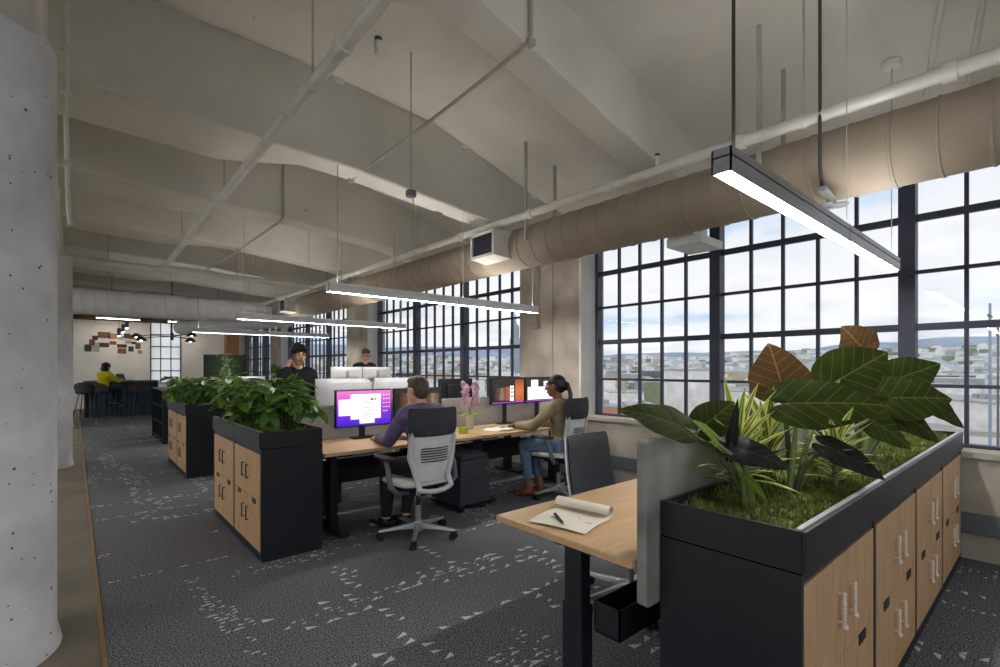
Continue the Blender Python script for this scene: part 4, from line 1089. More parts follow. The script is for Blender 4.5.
monitor(2.098, 4.40, 1.02, 'monitor with purple wallpaper and white windows in front of the hoodie man', 0.575, 0.352, 0.0,
        [(0.03, 0.30, 0.30, 0.76, 'page_white'), (0.24, 0.80, 0.18, 0.90, 'page_white'), (0.40, 0.68, 0.05, 0.84, 'page_white')] + lines + [(0.60, 0.66, 0.72, 0.77, 'text_dark'), (0.68, 0.71, 0.72, 0.77, 'text_dark')] +
        [(0.84 + 0.05 * (k % 3), 0.86 + 0.05 * (k % 3), 0.85 - 0.12 * (k // 3), 0.88 - 0.12 * (k // 3), 'page_white') for k in range(14)], 'wallpaper_purple')
monitor(2.695, 4.40, 1.02, 'dark monitor behind the head of the hoodie man', 0.575, 0.352, 0.0,
        [(0.05, 0.45, 0.1, 0.9, 'photo_brown'), (0.55, 0.95, 0.15, 0.85, 'photo_brown')], 'page_dark')
monitor(3.937, 4.40, 1.127, 'monitor showing red and orange pictures in front of the woman', 0.535, 0.318, 0.0,
        [(0.05, 0.45, 0.12, 0.62, 'photo_brown'), (0.40, 0.58, 0.10, 0.66, 'photo_red'), (0.56, 0.68, 0.08, 0.70, 'page_white')] +
        [(0.58 + 0.05 * (k % 2), 0.61 + 0.05 * (k % 2), 0.55 - 0.16 * (k // 2), 0.63 - 0.16 * (k // 2), 'page_dark') for k in range(6)] + [(0.72, 1.0, 0.05, 0.95, 'photo_orange'), (0.0, 1.0, 0.0, 0.04, 'wallpaper_purple')], 'page_dark')
monitor(4.49, 4.40, 1.127, 'monitor showing white pages nearest the window pillar', 0.535, 0.318, 0.0,
        [(0.06, 0.95, 0.08, 0.62, 'page_white'), (0.18, 0.42, 0.55, 0.92, 'page_white'), (0.62, 0.85, 0.55, 0.86, 'page_white'), (0.1, 0.4, 0.3, 0.32, 'page_grey'), (0.0, 1.0, 0.0, 0.04, 'wallpaper_purple')], 'page_dark')
# backs of the monitors on the opposite desks
monitor(2.13, 4.93, 1.11, 'light grey back of a monitor left above the purple wallpaper screen', 0.60, 0.36, PI, grey_back=True)
monitor(2.76, 4.93, 1.11, 'light grey back of a monitor behind the head of the hoodie man', 0.60, 0.36, PI, grey_back=True)
monitor(3.56, 4.93, 1.11, 'dark back of a monitor behind the orchid', 0.50, 0.32, PI)
monitor(3.62, 8.28, 1.31, 'left grey monitor back in front of the man with glasses', 0.56, 0.22, PI, grey_back=True, desk_z=1.05)
monitor(4.20, 8.28, 1.31, 'right grey monitor back in front of the man with glasses', 0.56, 0.22, PI, grey_back=True, desk_z=1.05)
monitor(2.0, 8.3, 1.10, 'monitor on the far side of the rear bench', 0.56, 0.34, PI, grey_back=True)

# ================================================================== CHAIRS
def five_star(t, m='alu_satin', R=0.31, z=0.075, turn=0.3):
    MB().lathe([(0.02, 0.045), (0.042, 0.05), (0.042, 0.12), (0.03, 0.135)], (0, 0, 0), 16).build('hub', m, t, True)
    for k in range(5):
        a = turn + 2 * PI * k / 5; c, s_ = math.cos(a), math.sin(a)
        rings = []
        for r_, w, z0, z1 in ((0.02, 0.026, 0.07, 0.125), (0.16, 0.020, 0.075, 0.105), (R + 0.015, 0.015, 0.068, 0.085)):
            rings.append([(r_ * c - w * s_, r_ * s_ + w * c, z0), (r_ * c + w * s_, r_ * s_ - w * c, z0), (r_ * c + w * 0.7 * s_, r_ * s_ - w * 0.7 * c, z1), (r_ * c - w * 0.7 * s_, r_ * s_ + w * 0.7 * c, z1)])
        MB().loft(rings).build('base_arm', m, t, bevel=0.003, seg=1)
        x, y = R * c, R * s_
        ca = MB(); tx, ty = -s_, c
        for q in (-1, 1):
            ca.cyl((x + tx * 0.012 * q, y + ty * 0.012 * q, 0.03), (x + tx * 0.026 * q, y + ty * 0.026 * q, 0.03), 0.03, n=14)
        ca.cyl((x, y, 0.03), (x, y, 0.075), 0.009, n=8); ca.box(x - 0.016, x + 0.016, y - 0.016, y + 0.016, 0.045, 0.062)
        ca.build('castor', 'black_plastic', t, True)
def task_chair(label, loc, rz, group='light grey task chairs', arms=True):
    t = thing('task_chair', label, 'chair', loc, rz, group)
    five_star(t)
    MB().cyl((0, 0, 0.1), (0, 0, 0.26), 0.026, n=14).build('column', 'alu_satin', t, True)
    MB().cyl((0, 0, 0.25), (0, 0, 0.40), 0.016, n=12).build('gas_lift', 'black_plastic', t, True)
    MB().rbox(-0.13, 0.13, -0.20, 0.12, 0.385, 0.425, 0.03).build('mechanism', 'black_plastic', t)
    # seat: pale cushion on a dark pan
    def seat(z0, z1, gr):
        rings = []
        for z, ins in ((z0, 0.03), (z0 + 0.012, 0.006), ((z0 + z1) / 2, 0.0), (z1 - 0.012, 0.006), (z1, 0.035)):
            ring = []
            for k in range(28):
                a = 2 * PI * k / 28; c, s_ = math.cos(a), math.sin(a); e = 0.45
                x = (0.25 + gr - ins) * math.copysign(abs(c) ** e, c); y = (0.235 + gr - ins) * math.copysign(abs(s_) ** e, s_)
                ring.append((x, y + 0.02, z - 0.018 * max(0, (y - 0.1) / 0.14) ** 2))
            rings.append(ring)
        return MB().loft(rings)
    seat(0.428, 0.455, -0.01).build('seat_pan', 'black_plastic', t, True)
    seat(0.452, 0.505, 0.0).build('seat_cushion', 'light_fabric', t, True)
    # back shell: lumbar curve, wraps forward at the sides
    def bw(z): return 0.135 + 0.075 * min(1, max(0, (z - 0.47) / 0.22)) + 0.01 * (z - 0.7)
    def by(z): return -0.235 - 0.03 * math.sin((z - 0.5) * 5) - 0.16 * max(0, z - 0.72)
    def P(u, z, off=0.0):
        x = (2 * u - 1) * bw(z); return (x, by(z) + 0.10 * (x / 0.21) ** 2 * 0.7 - off, z)
    b = MB(); b.grid(lambda u, v: P(u, 0.50 + 0.39 * v), 12, 16); b.build('back_shell', 'light_fabric', t, True, solid=0.014)
    for k in range(6):
        z = 0.66 + 0.021 * k
        s_ = MB(); s_.grid(lambda u, v: P(0.2 + 0.6 * u, z + 0.008 * v, 0.016 if True else 0), 8, 1); s_.build('back_slot', 'black_plastic', t, solid=0.002)
    for q in (-1, 1):
        u = 0.5 + 0.46 * q
        pts = [(q * 0.07, -0.12, 0.405), (q * 0.12, -0.21, 0.415), (q * 0.145, -0.27, 0.46)] + [Vector(P(u, z, 0.014)) for z in (0.54, 0.62, 0.72, 0.82, 0.90)]
        MB().tube(pts, [0.02, 0.022, 0.024, 0.024, 0.023, 0.021, 0.018, 0.013], 10).build('back_rib', 'grey_plastic', t, True)
    MB().tube([(-0.145, -0.262, 0.45), (-0.07, -0.285, 0.435), (0, -0.29, 0.432), (0.07, -0.285, 0.435), (0.145, -0.262, 0.45)], 0.02, 8).build('back_yoke', 'grey_plastic', t, True)
    MB().tube([P(0.04, 0.885, 0.012), P(0.3, 0.89, 0.014), P(0.7, 0.89, 0.014), P(0.96, 0.885, 0.012)], 0.014, 8).build('top_rail', 'grey_plastic', t, True)
    # dark upholstered upper back
    rings = []
    for z, th in ((0.865, 0.012), (0.88, 0.028), (0.97, 0.034), (1.065, 0.028), (1.085, 0.010)):
        w = 0.208 - 0.004 * (z - 0.86); ring = []
        for k in range(9): x = -w + 2 * w * k / 8; ring.append((x, by(min(z, 1.0)) + 0.07 * (x / 0.21) ** 2 + th, z))
        for k in range(8, -1, -1): x = -w + 2 * w * k / 8; ring.append((x, by(min(z, 1.0)) + 0.07 * (x / 0.21) ** 2 - th, z))
        rings.append(ring)
    MB().loft(rings).build('headrest', 'charcoal_fabric', t, True)
    if arms:
        for q in (-1, 1):
            ar = MB().tube([(q * 0.12, -0.06, 0.40), (q * 0.24, -0.08, 0.41), (q * 0.305, -0.10, 0.47), (q * 0.31, -0.07, 0.60), (q * 0.30, -0.01, 0.67)], [0.02, 0.022, 0.024, 0.022, 0.018], 10).build('armrest', 'steel_base', t, True)
            MB().rbox(q * 0.29 - 0.045, q * 0.29 + 0.045, -0.10, 0.16, 0.665, 0.69, 0.035).build('arm_pad', 'black_plastic', ar)
    return t
task_chair('light grey task chair under the man in the purple hoodie', (2.165, 3.53, 0), -0.02)
task_chair('light grey task chair under the woman in the olive jacket', (3.99, 3.62, 0), 0.22)
# black leather meeting chair at the foreground desk
t = thing('leather_chair', 'black leather chair with silver frame tucked at the foreground desk', 'chair', (2.51, 1.70, 0), PI + 0.05)
five_star(t, 'silver', turn=0.9)
MB().cyl((0, 0, 0.1), (0, 0, 0.40), 0.022, n=14).build('column', 'silver', t, True)
MB().rbox(-0.11, 0.11, -0.16, 0.10, 0.385, 0.42, 0.03).build('mechanism', 'black_plastic', t)
MB().rbox(-0.24, 0.24, -0.22, 0.25, 0.42, 0.485, 0.05, 5).build('seat_cushion', 'leather', t, True)
def bk(u, v, off):
    x = (2 * u - 1) * (0.235 - 0.025 * v); return (x, -0.245 - 0.02 * math.sin(v * 3) - 0.10 * v + 0.03 * (2 * u - 1) ** 2 + off, 0.46 + 0.515 * v)
rings = []
N_ = 10
for j in range(13):
    v = j / 12; e_ = 0.5 if j in (0, 12) else 1.0
    rings.append([bk(k / N_, v, 0.018 * e_) for k in range(N_ + 1)] + [bk(k / N_, v, -0.018 * e_) for k in range(N_, -1, -1)])
MB().loft(rings).build('backrest', 'leather', t, True)
for q in (0, 1):
    MB().tube([Vector(bk(q, v / 8, 0.0)) + Vector(((q * 2 - 1) * 0.008, 0, 0)) for v in range(9)], 0.011, 8).build('back_frame', 'silver', t, True)
    MB().tube([(0.10 * (2 * q - 1), -0.1, 0.40), (0.2 * (2 * q - 1), -0.2, 0.41), bk(q, 0.02, 0)], 0.012, 8).build('frame_arm', 'silver', t, True)
# a couple of empty chairs further back
task_chair('empty light grey task chair behind the middle planter near the windows', (3.9, 5.75, 0), PI - 0.3)
task_chair('empty light grey task chair at the rear bench on the viewer side', (3.8, 6.95, 0), 0.3)

# ---- mobile pedestals
def pedestal(label, x, y, h=0.50, cushion=True, w=0.36, d=0.5):
    t = thing('mobile_pedestal', label, 'pedestal', (x, y, 0))
    MB().box(-w / 2, w / 2, -d / 2, d / 2, 0.07, h).build('body', 'pedestal_grey', t, bevel=0.006)
    MB().box(-w / 2 + 0.004, w / 2 - 0.004, -d / 2 - 0.010, -d / 2, 0.08, h * 0.62).build('drawer', 'pedestal_grey', t, bevel=0.003)
    MB().box(-w / 2 + 0.004, w / 2 - 0.004, -d / 2 - 0.010, -d / 2, h * 0.63, h - 0.006).build('drawer', 'pedestal_grey', t, bevel=0.003)
    MB().cyl((w / 2 - 0.04, -d / 2 - 0.013, h - 0.1), (w / 2 - 0.04, -d / 2 - 0.009, h - 0.1), 0.008, n=10).build('lock', 'silver', t)
    if cushion: MB().rbox(-w / 2, w / 2, -d / 2, d / 2, h, h + 0.055, 0.035, 5).build('seat_pad', 'charcoal_fabric', t, True)
    for sx in (-1, 1):
        for sy in (-1, 1):
            ca = MB(); x_, y_ = sx * (w / 2 - 0.05), sy * (d / 2 - 0.05)
            for q in (-1, 1): ca.cyl((x_ + 0.008 * q, y_, 0.028), (x_ + 0.022 * q, y_, 0.028), 0.028, n=12)
            ca.cyl((x_, y_, 0.028), (x_, y_, 0.075), 0.008, n=8); ca.build('castor', 'black_plastic', t, True)
pedestal('dark mobile pedestal with padded top between the two seated people', 2.96, 4.03)
pedestal('dark mobile pedestal under the left end of the hoodie man\'s desk', 1.82, 4.88, 0.45, False, 0.34, 0.42)

# ================================================================== PEOPLE
def blob(name, prims, m, voxel=0.010, smooth=4, parent=None):
    b = MB()
    for p in prims:
        if p[0] == 'cap':
            _, a, c, ra, rc = p; a, c = Vector(a), Vector(c)
            b.tube([a, c], [ra, rc], 12); b.ball(a, ra, n=12, m=8); b.ball(c, rc, n=12, m=8)
        else:
            _, c, r3, rot = p; b.ball(c, 1.0, *r3, n=16, m=12, rot=rot)
    me = b.mesh(name)
    o = bpy.data.objects.new(name, me); COL.objects.link(o)
    md = o.modifiers.new('remesh', 'REMESH'); md.mode = 'VOXEL'; md.voxel_size = voxel
    ms = o.modifiers.new('smooth', 'SMOOTH'); ms.factor = 0.5; ms.iterations = smooth
    dg = bpy.context.evaluated_depsgraph_get()
    nm = bpy.data.meshes.new_from_object(o.evaluated_get(dg))
    bpy.data.objects.remove(o); bpy.data.meshes.remove(me)
    nm.name = name
    nm.polygons.foreach_set('use_smooth', [True] * len(nm.polygons))
    nm.materials.clear(); nm.materials.append(MATS[m])
    return link(name, nm, parent)
V = Vector
def hand_prims(w, d, n, curl=0.5, side=1):
    """w wrist, d forward direction, n palm normal; side=+1 puts the thumb toward d x n"""
    w, d, n = V(w), V(d).normalized(), V(n).normalized(); s_ = d.cross(n).normalized(); n = s_.cross(d).normalized()
    P = [('cap', w, w + d * 0.035, 0.022, 0.026)]
    for k in range(4):
        off = (k - 1.5) * 0.019; base = w + d * (0.085 - 0.004 * abs(k - 1.2)) + s_ * (-off * side)
        P.append(('cap', w + d * 0.03 + s_ * (-off * side * 0.7), base, 0.016, 0.0115))
        L = (0.036, 0.042, 0.039, 0.030)[3 - k] if side < 0 else (0.036, 0.042, 0.039, 0.030)[k]
        d1 = (d * math.cos(curl) + n * math.sin(curl)); d2 = (d * math.cos(2 * curl) + n * math.sin(2 * curl))
        m1 = base + d1 * L; P.append(('cap', base, m1, 0.0108, 0.0095)); P.append(('cap', m1, m1 + d2 * L * 0.8, 0.0095, 0.008))
    th0 = w + d * 0.025 + s_ * (0.024 * side); td = (d * 0.75 + s_ * 0.6 * side + n * 0.35).normalized()
    P.append(('cap', th0, th0 + td * 0.036, 0.014, 0.0115)); P.append(('cap', th0 + td * 0.036, th0 + td * 0.036 + (td + d * 0.5).normalized() * 0.03, 0.0112, 0.009))
    return P
def person(label, loc, rz, J, skin, top, bottom, hairm, hairfn, shoem, bulk=1.0, headrot=(0, 0, 0), female=False, glasses=False, shoes_low=False, voxel=0.0085, sleeve=0.92, ankle=0.9, hood=False, undershirt=None):
    t = thing('person', label, 'person', loc, rz)
    J = {k: V(v) for k, v in J.items()}
    HR = Euler(headrot).to_matrix(); hc = J['head']
    hp = lambda x, y, z: hc + HR @ V((x, y, z))
    k = bulk
    P = []
    # trunk
    hip, ch, nk = J['hip'], J['chest'], J['neck']
    up = (ch - hip).normalized(); tilt = math.atan2(up.y, up.z)
    mid = hip.lerp(ch, 0.5)
    trunk = lambda g: [('ell', hip, (0.155 * k + g, 0.115 * k + g, 0.12 + g), (-tilt, 0, 0)), ('ell', mid, (0.135 * k + g, 0.10 * k + g, 0.19), (-tilt, 0, 0)), ('ell', ch, (0.155 * k + g, 0.108 * k + g, 0.17 + g), (-tilt, 0, 0)),
                       ('cap', J['shL'].lerp(ch, 0.25) + V((0, 0, 0.02)), J['shR'].lerp(ch, 0.25) + V((0, 0, 0.02)), 0.075 * k + g, 0.075 * k + g),
                       ('cap', ch + V((0, -0.01, 0.10)), nk - V((0, 0, 0.04)), 0.085 * k + g, 0.056 + g)]
    def arm(g, s0=0.0, end=1.0):
        out = []
        for s_ in 'LR':
            a, e_, w = J['sh' + s_], J['el' + s_], J['wr' + s_]
            w2 = e_.lerp(w, end)
            out += [('cap', a, e_, 0.056 * k + g, 0.043 * k + g), ('cap', e_, w2, 0.042 * k + g, 0.026 + g * 1.2 + 0.014 * (1 - end))]
        return out
    def legs(g, end=1.0):
        out = []
        for s_ in 'LR':
            a, kn, an = J['hp' + s_], J['kn' + s_], J['an' + s_]
            out += [('cap', a, kn, 0.088 * k + g, 0.060 * k + g), ('cap', kn, kn.lerp(an, 0.35), 0.056 * k + g, 0.056 * k + g), ('cap', kn.lerp(an, 0.35), kn.lerp(an, end), 0.056 * k + g, 0.036 + g)]
        return out
    P += trunk(0) + arm(0) + legs(0)
    P += [('cap', nk - V((0, 0, 0.06)), hp(0, -0.02, -0.06), 0.055 if not female else 0.046, 0.050 if not female else 0.044)]
    # head: skull, face, jaw, nose, ears, brow
    er = tuple(headrot)
    P += [('ell', hp(0, -0.012, 0.028), (0.077, 0.097, 0.092), er), ('ell', hp(0, 0.022, -0.035), (0.062, 0.072, 0.085), er), ('ell', hp(0, 0.045, -0.085), (0.036, 0.038, 0.03), er),
          ('cap', hp(0, 0.090, 0.018), hp(0, 0.112, -0.026), 0.010, 0.0145), ('ell', hp(0.080, -0.008, -0.005), (0.012, 0.022, 0.034), er), ('ell', hp(-0.080, -0.008, -0.005), (0.012, 0.022, 0.034), er),
          ('cap', hp(-0.038, 0.080, 0.036), hp(0.038, 0.080, 0.036), 0.014, 0.014), ('ell', hp(0.038, 0.066, -0.028), (0.022, 0.02, 0.026), er), ('ell', hp(-0.038, 0.066, -0.028), (0.022, 0.02, 0.026), er),
          ('cap', hp(-0.016, 0.088, -0.060), hp(0.016, 0.088, -0.060), 0.011, 0.011)]
    for s_, sd in (('L', 1), ('R', -1)):
        w = J['wr' + s_]; hd = J['ha' + s_] - w
        P += hand_prims(w, hd, J.get('pn' + s_, V((0, 0, -1))), 0.45, sd if 'pn' + s_ not in J else sd)
        an, to = J['an' + s_], J['to' + s_]
        P += [('cap', an, an + V((0, 0, -0.03)), 0.036, 0.04), ('cap', an + V((0, 0, -0.045)) - (to - an).normalized() * 0.03, to, 0.034, 0.028)]
    body = blob('body', P, skin, voxel, 3, t)
    # clothes
    g = 0.014
    hem = [('ell', hip + V((0, 0, 0.02)), (0.168 * k, 0.128 * k, 0.11), (-tilt, 0, 0))]
    T = [q for q in trunk(g)] + hem + arm(0.012, end=sleeve)
    T[4] = ('cap', ch + V((0, -0.01, 0.09)), nk - V((0, 0.012, 0.055)), 0.092 * k, 0.062)
    if hood: T += [('ell', nk + V((0, -0.075, -0.045)), (0.12, 0.065, 0.055), (0.4, 0, 0)), ('cap', nk + V((-0.075, -0.01, -0.05)), nk + V((0.075, -0.01, -0.05)), 0.045, 0.045)]
    tp = blob('top', T, top, 0.010, 4, t); tp['label'] = MATS[top].name.replace('_', ' ') + ' top'
    Bp = [('ell', hip + V((0, 0, -0.02)), (0.162 * k, 0.12 * k, 0.11), (-tilt, 0, 0))] + legs(0.012, ankle)
    bt = blob('trousers', Bp, bottom, 0.010, 4, t)
    for s_ in 'LR':
        an, to = J['an' + s_], J['to' + s_]; dr = (to - an); dr.z = 0; dr.normalize(); fl = V((an.x, an.y, J.get('floor', V((0, 0, 0))).z))
        sole = an.z - 0.075
        S = [('cap', V((an.x, an.y, sole + 0.04)) - dr * 0.045, V((an.x, an.y, sole + 0.04)) + dr * 0.06, 0.038, 0.04), ('cap', V((an.x, an.y, sole + 0.035)) + dr * 0.06, V((an.x, an.y, sole + 0.028)) + dr * 0.165, 0.036, 0.026)]
        if not shoes_low: S.append(('cap', an + V((0, 0, -0.02)), V((an.x, an.y, sole + 0.05)), 0.044, 0.044))
        blob('shoe', S, shoem, 0.008, 3, t)
    hairfn(t, hp, er, hairm)
    # eyes, brows, lips
    for q in (-1, 1):
        e_ = MB().ball(hp(q * 0.031, 0.083, 0.010), 0.0105, 1.2, 0.7, 0.7, 8, 6).build('eye', 'eye_white', t, True)
        MB().ball(hp(q * 0.031, 0.0905, 0.010), 0.0050, n=8, m=6).build('iris', 'hair_black', e_, True)
        MB().tube([hp(q * 0.014, 0.097, 0.035), hp(q * 0.032, 0.096, 0.040), hp(q * 0.050, 0.086, 0.034)], 0.0042, 6).build('eyebrow', hairm, t, True)
    MB().tube([hp(-0.022, 0.090, -0.060), hp(-0.008, 0.099, -0.057), hp(0.008, 0.099, -0.057), hp(0.022, 0.090, -0.060)], 0.0055, 6).build('lips', 'lip', t, True)
    if glasses:
        gm = MB()
        for q in (-1, 1):
            gm.tube([hp(q * 0.033 + 0.025 * math.cos(a), 0.105, 0.008 + 0.019 * math.sin(a)) for a in [2 * PI * i / 14 for i in range(15)]], 0.0022, 6)
            gm.tube([hp(q * 0.058, 0.105, 0.012), hp(q * 0.082, 0.07, 0.012), hp(q * 0.085, -0.01, 0.010)], 0.0024, 6)
        gm.tube([hp(-0.008, 0.107, 0.012), hp(0.008, 0.107, 0.012)], 0.0022, 6)
        gm.build('glasses', 'black_plastic', t, True)
    return t, hp
def hair_short(t, hp, er, m):
    blob('hair', [('ell', hp(0, -0.020, 0.050), (0.083, 0.100, 0.083), er), ('ell', hp(0, -0.055, 0.005), (0.076, 0.065, 0.085), er), ('ell', hp(0, 0.035, 0.092), (0.062, 0.055, 0.036), er)], m, 0.008, 2, t)
def hair_fringe(t, hp, er, m):
    P = [('ell', hp(0, -0.018, 0.055), (0.090, 0.106, 0.088), er), ('ell', hp(0, -0.055, 0.0), (0.080, 0.066, 0.085), er), ('ell', hp(0, 0.05, 0.085), (0.078, 0.060, 0.045), er)]
    for k in range(7): P.append(('cap', hp(-0.06 + 0.02 * k, 0.075, 0.095), hp(-0.066 + 0.021 * k, 0.094 - 0.0012 * (k - 3) ** 2, 0.045 + 0.004 * (k % 2)), 0.020, 0.007))
    for q in (-1, 1): P.append(('cap', hp(q * 0.076, 0.01, 0.06), hp(q * 0.082, 0.012, 0.0), 0.02, 0.008))
    blob('hair', P, m, 0.007, 2, t)
def hair_ponytail(t, hp, er, m):
    P = [('ell', hp(0, -0.020, 0.045), (0.084, 0.104, 0.086), er), ('ell', hp(0, -0.06, 0.01), (0.078, 0.066, 0.085), er), ('ell', hp(0, -0.12, 0.0), (0.05, 0.045, 0.05), er)]
    blob('hair', P, m, 0.007, 2, t)
    for k in range(5):
        x = -0.03 + 0.015 * k
        MB().tube([hp(x * 0.6, -0.145, -0.01), hp(x, -0.165, -0.09), hp(x * 1.3, -0.155, -0.19), hp(x * 1.6, -0.14, -0.30)], [0.018, 0.017, 0.015, 0.006], 8).build('braid', 'hair_braid', t, True)
def hair_bob(t, hp, er, m):
    blob('hair', [('ell', hp(0, -0.015, 0.045), (0.098, 0.115, 0.095), er), ('ell', hp(0, -0.045, -0.05), (0.105, 0.085, 0.10), er)], m, 0.010, 2, t)
# seated man in a purple hoodie (faces +Y, left arm forward on the mouse)
Jm = dict(hip=(0, -0.03, 0.60), chest=(-0.01, 0.01, 0.93), neck=(-0.015, 0.045, 1.10), head=(-0.02, 0.085, 1.205),
          shL=(-0.185, 0.02, 1.005), elL=(-0.215, 0.22, 0.785), wrL=(-0.135, 0.55, 0.765), haL=(-0.10, 0.65, 0.762),
          shR=(0.175, 0.02, 1.005), elR=(0.255, 0.25, 0.765), wrR=(0.14, 0.46, 0.765), haR=(0.10, 0.55, 0.765),
          hpL=(-0.09, -0.06, 0.585), knL=(-0.14, 0.36, 0.545), anL=(-0.16, 0.36, 0.085), toL=(-0.22, 0.50, 0.03),
          hpR=(0.09, -0.06, 0.585), knR=(0.10, 0.36, 0.545), anR=(0.02, 0.33, 0.085), toR=(-0.02, 0.47, 0.03))
person('seated man in a purple hoodie and black trousers using a mouse at his desk', (2.23, 3.53, 0), 0.03, Jm, 'skin_light', 'purple_knit', 'trousers_black', 'hair_brown', hair_short, 'shoe_black', 1.06, (-0.12, 0, 0.12), hood=True, glasses=True)
# seated woman (faces left and away)
Jw = dict(hip=(0, -0.03, 0.595), chest=(0, -0.01, 0.90), neck=(0, 0.0, 1.075), head=(0, 0.04, 1.20),
          shL=(-0.165, 0.0, 0.985), elL=(-0.20, 0.22, 0.78), wrL=(-0.10, 0.45, 0.775), haL=(-0.06, 0.55, 0.768),
          shR=(0.165, 0.0, 0.985), elR=(0.21, 0.20, 0.78), wrR=(0.12, 0.42, 0.775), haR=(0.08, 0.52, 0.768),
          hpL=(-0.085, -0.04, 0.58), knL=(-0.10, 0.36, 0.55), anL=(-0.10, 0.30, 0.085), toL=(-0.11, 0.44, 0.03),
          hpR=(0.085, -0.04, 0.58), knR=(0.09, 0.38, 0.55), anR=(0.05, 0.22, 0.085), toR=(0.05, 0.36, 0.03))
person('seated woman in an olive jacket and jeans with braided ponytail at her desk', (3.955, 3.58, 0), 0.40, Jw, 'skin_brown', 'olive_jacket', 'jeans', 'hair_black', hair_ponytail, 'shoe_brown', 0.96, (-0.05, 0, 0.05), female=True, glasses=True, shoes_low=True, ankle=0.72)
# standing man on the phone (faces the viewer)
Js = dict(hip=(0, 0, 0.94), chest=(0, -0.02, 1.24), neck=(0, 0.0, 1.43), head=(0, 0.03, 1.555),
          shL=(-0.165, -0.01, 1.325), elL=(-0.225, -0.03, 1.07), wrL=(-0.22, 0.10, 0.88), haL=(-0.21, 0.15, 0.80),
          shR=(0.165, -0.01, 1.325), elR=(0.225, 0.13, 1.15), wrR=(0.150, 0.10, 1.40), haR=(0.125, 0.055, 1.50), pnR=(-1, 0.0, 0.0),
          hpL=(-0.09, 0, 0.88), knL=(-0.10, 0.02, 0.48), anL=(-0.11, -0.02, 0.085), toL=(-0.13, 0.12, 0.03),
          hpR=(0.09, 0, 0.88), knR=(0.10, 0.02, 0.48), anR=(0.11, -0.02, 0.085), toR=(0.13, 0.12, 0.03))
pt, hp_ = person('standing man in a black sweater holding a phone to his ear', (2.02, 6.0, 0), PI, Js, 'skin_mid', 'black_knit', 'trousers_black', 'hair_black', hair_fringe, 'shoe_black', 1.04, (-0.10, 0, -0.05))
Mx = Matrix.Translation((2.02, 6.0, 0)) @ Matrix.Rotation(PI, 4, 'Z')
ph = Mx @ hp_(0.100, 0.03, -0.025)
tg = thing('phone', 'dark phone held at the ear of the standing man', 'phone', tuple(ph))
MB().obox((0, 0, 0), (0.009, 0.068, 0.142), (0.35, 0, 0)).build('case', 'black_plastic', tg, bevel=0.003)
MB().obox((0.0055, 0, 0), (0.002, 0.062, 0.134), (0.35, 0, 0)).build('display', 'page_dark', tg)
# man with glasses at the raised desk, looking down
J2 = dict(hip=(0, 0, 1.0), chest=(0, 0.0, 1.33), neck=(0, 0.02, 1.53), head=(0, 0.06, 1.655),
          shL=(-0.18, 0.0, 1.425), elL=(-0.25, 0.12, 1.19), wrL=(-0.14, 0.34, 1.11), haL=(-0.10, 0.44, 1.10),
          shR=(0.18, 0.0, 1.425), elR=(0.25, 0.12, 1.19), wrR=(0.14, 0.34, 1.11), haR=(0.10, 0.44, 1.10),
          hpL=(-0.09, 0, 0.94), knL=(-0.10, 0.02, 0.50), anL=(-0.11, -0.02, 0.085), toL=(-0.13, 0.12, 0.03),
          hpR=(0.09, 0, 0.94), knR=(0.10, 0.02, 0.50), anR=(0.11, -0.02, 0.085), toR=(0.13, 0.12, 0.03))
person('man with glasses and dark navy sweater standing behind grey monitors', (4.36, 9.12, 0), PI, J2, 'skin_light', 'navy_knit', 'trousers_black', 'hair_brown', hair_short, 'shoe_black', 1.06, (-0.30, 0, 0.0), glasses=True)
# woman in yellow on a bar stool at the far end (faces right, away)
Jy = dict(hip=(0, -0.05, 0.86), chest=(0, 0.0, 1.15), neck=(0, 0.03, 1.31), head=(0, 0.07, 1.42),
          shL=(-0.165, 0.02, 1.22), elL=(-0.21, 0.22, 1.05), wrL=(-0.12, 0.46, 1.055), haL=(-0.08, 0.55, 1.05),
          shR=(0.165, 0.02, 1.22), elR=(0.21, 0.22, 1.05), wrR=(0.12, 0.46, 1.055), haR=(0.08, 0.55, 1.05),
          hpL=(-0.085, -0.02, 0.84), knL=(-0.11, 0.38, 0.80), anL=(-0.11, 0.32, 0.40), toL=(-0.11, 0.45, 0.33),
          hpR=(0.085, -0.02, 0.84), knR=(0.10, 0.38, 0.80), anR=(0.10, 0.30, 0.40), toR=(0.10, 0.43, 0.33))
yp = aty(104, 385, 17.35)
person('woman in a bright yellow sweater sitting at the far bar table', (yp.x, 17.35, 0), -0.85, Jy, 'skin_light', 'yellow_knit', 'trousers_black', 'hair_black', hair_bob, 'shoe_black', 1.0, (-0.15, 0, 0), female=True, voxel=0.012)

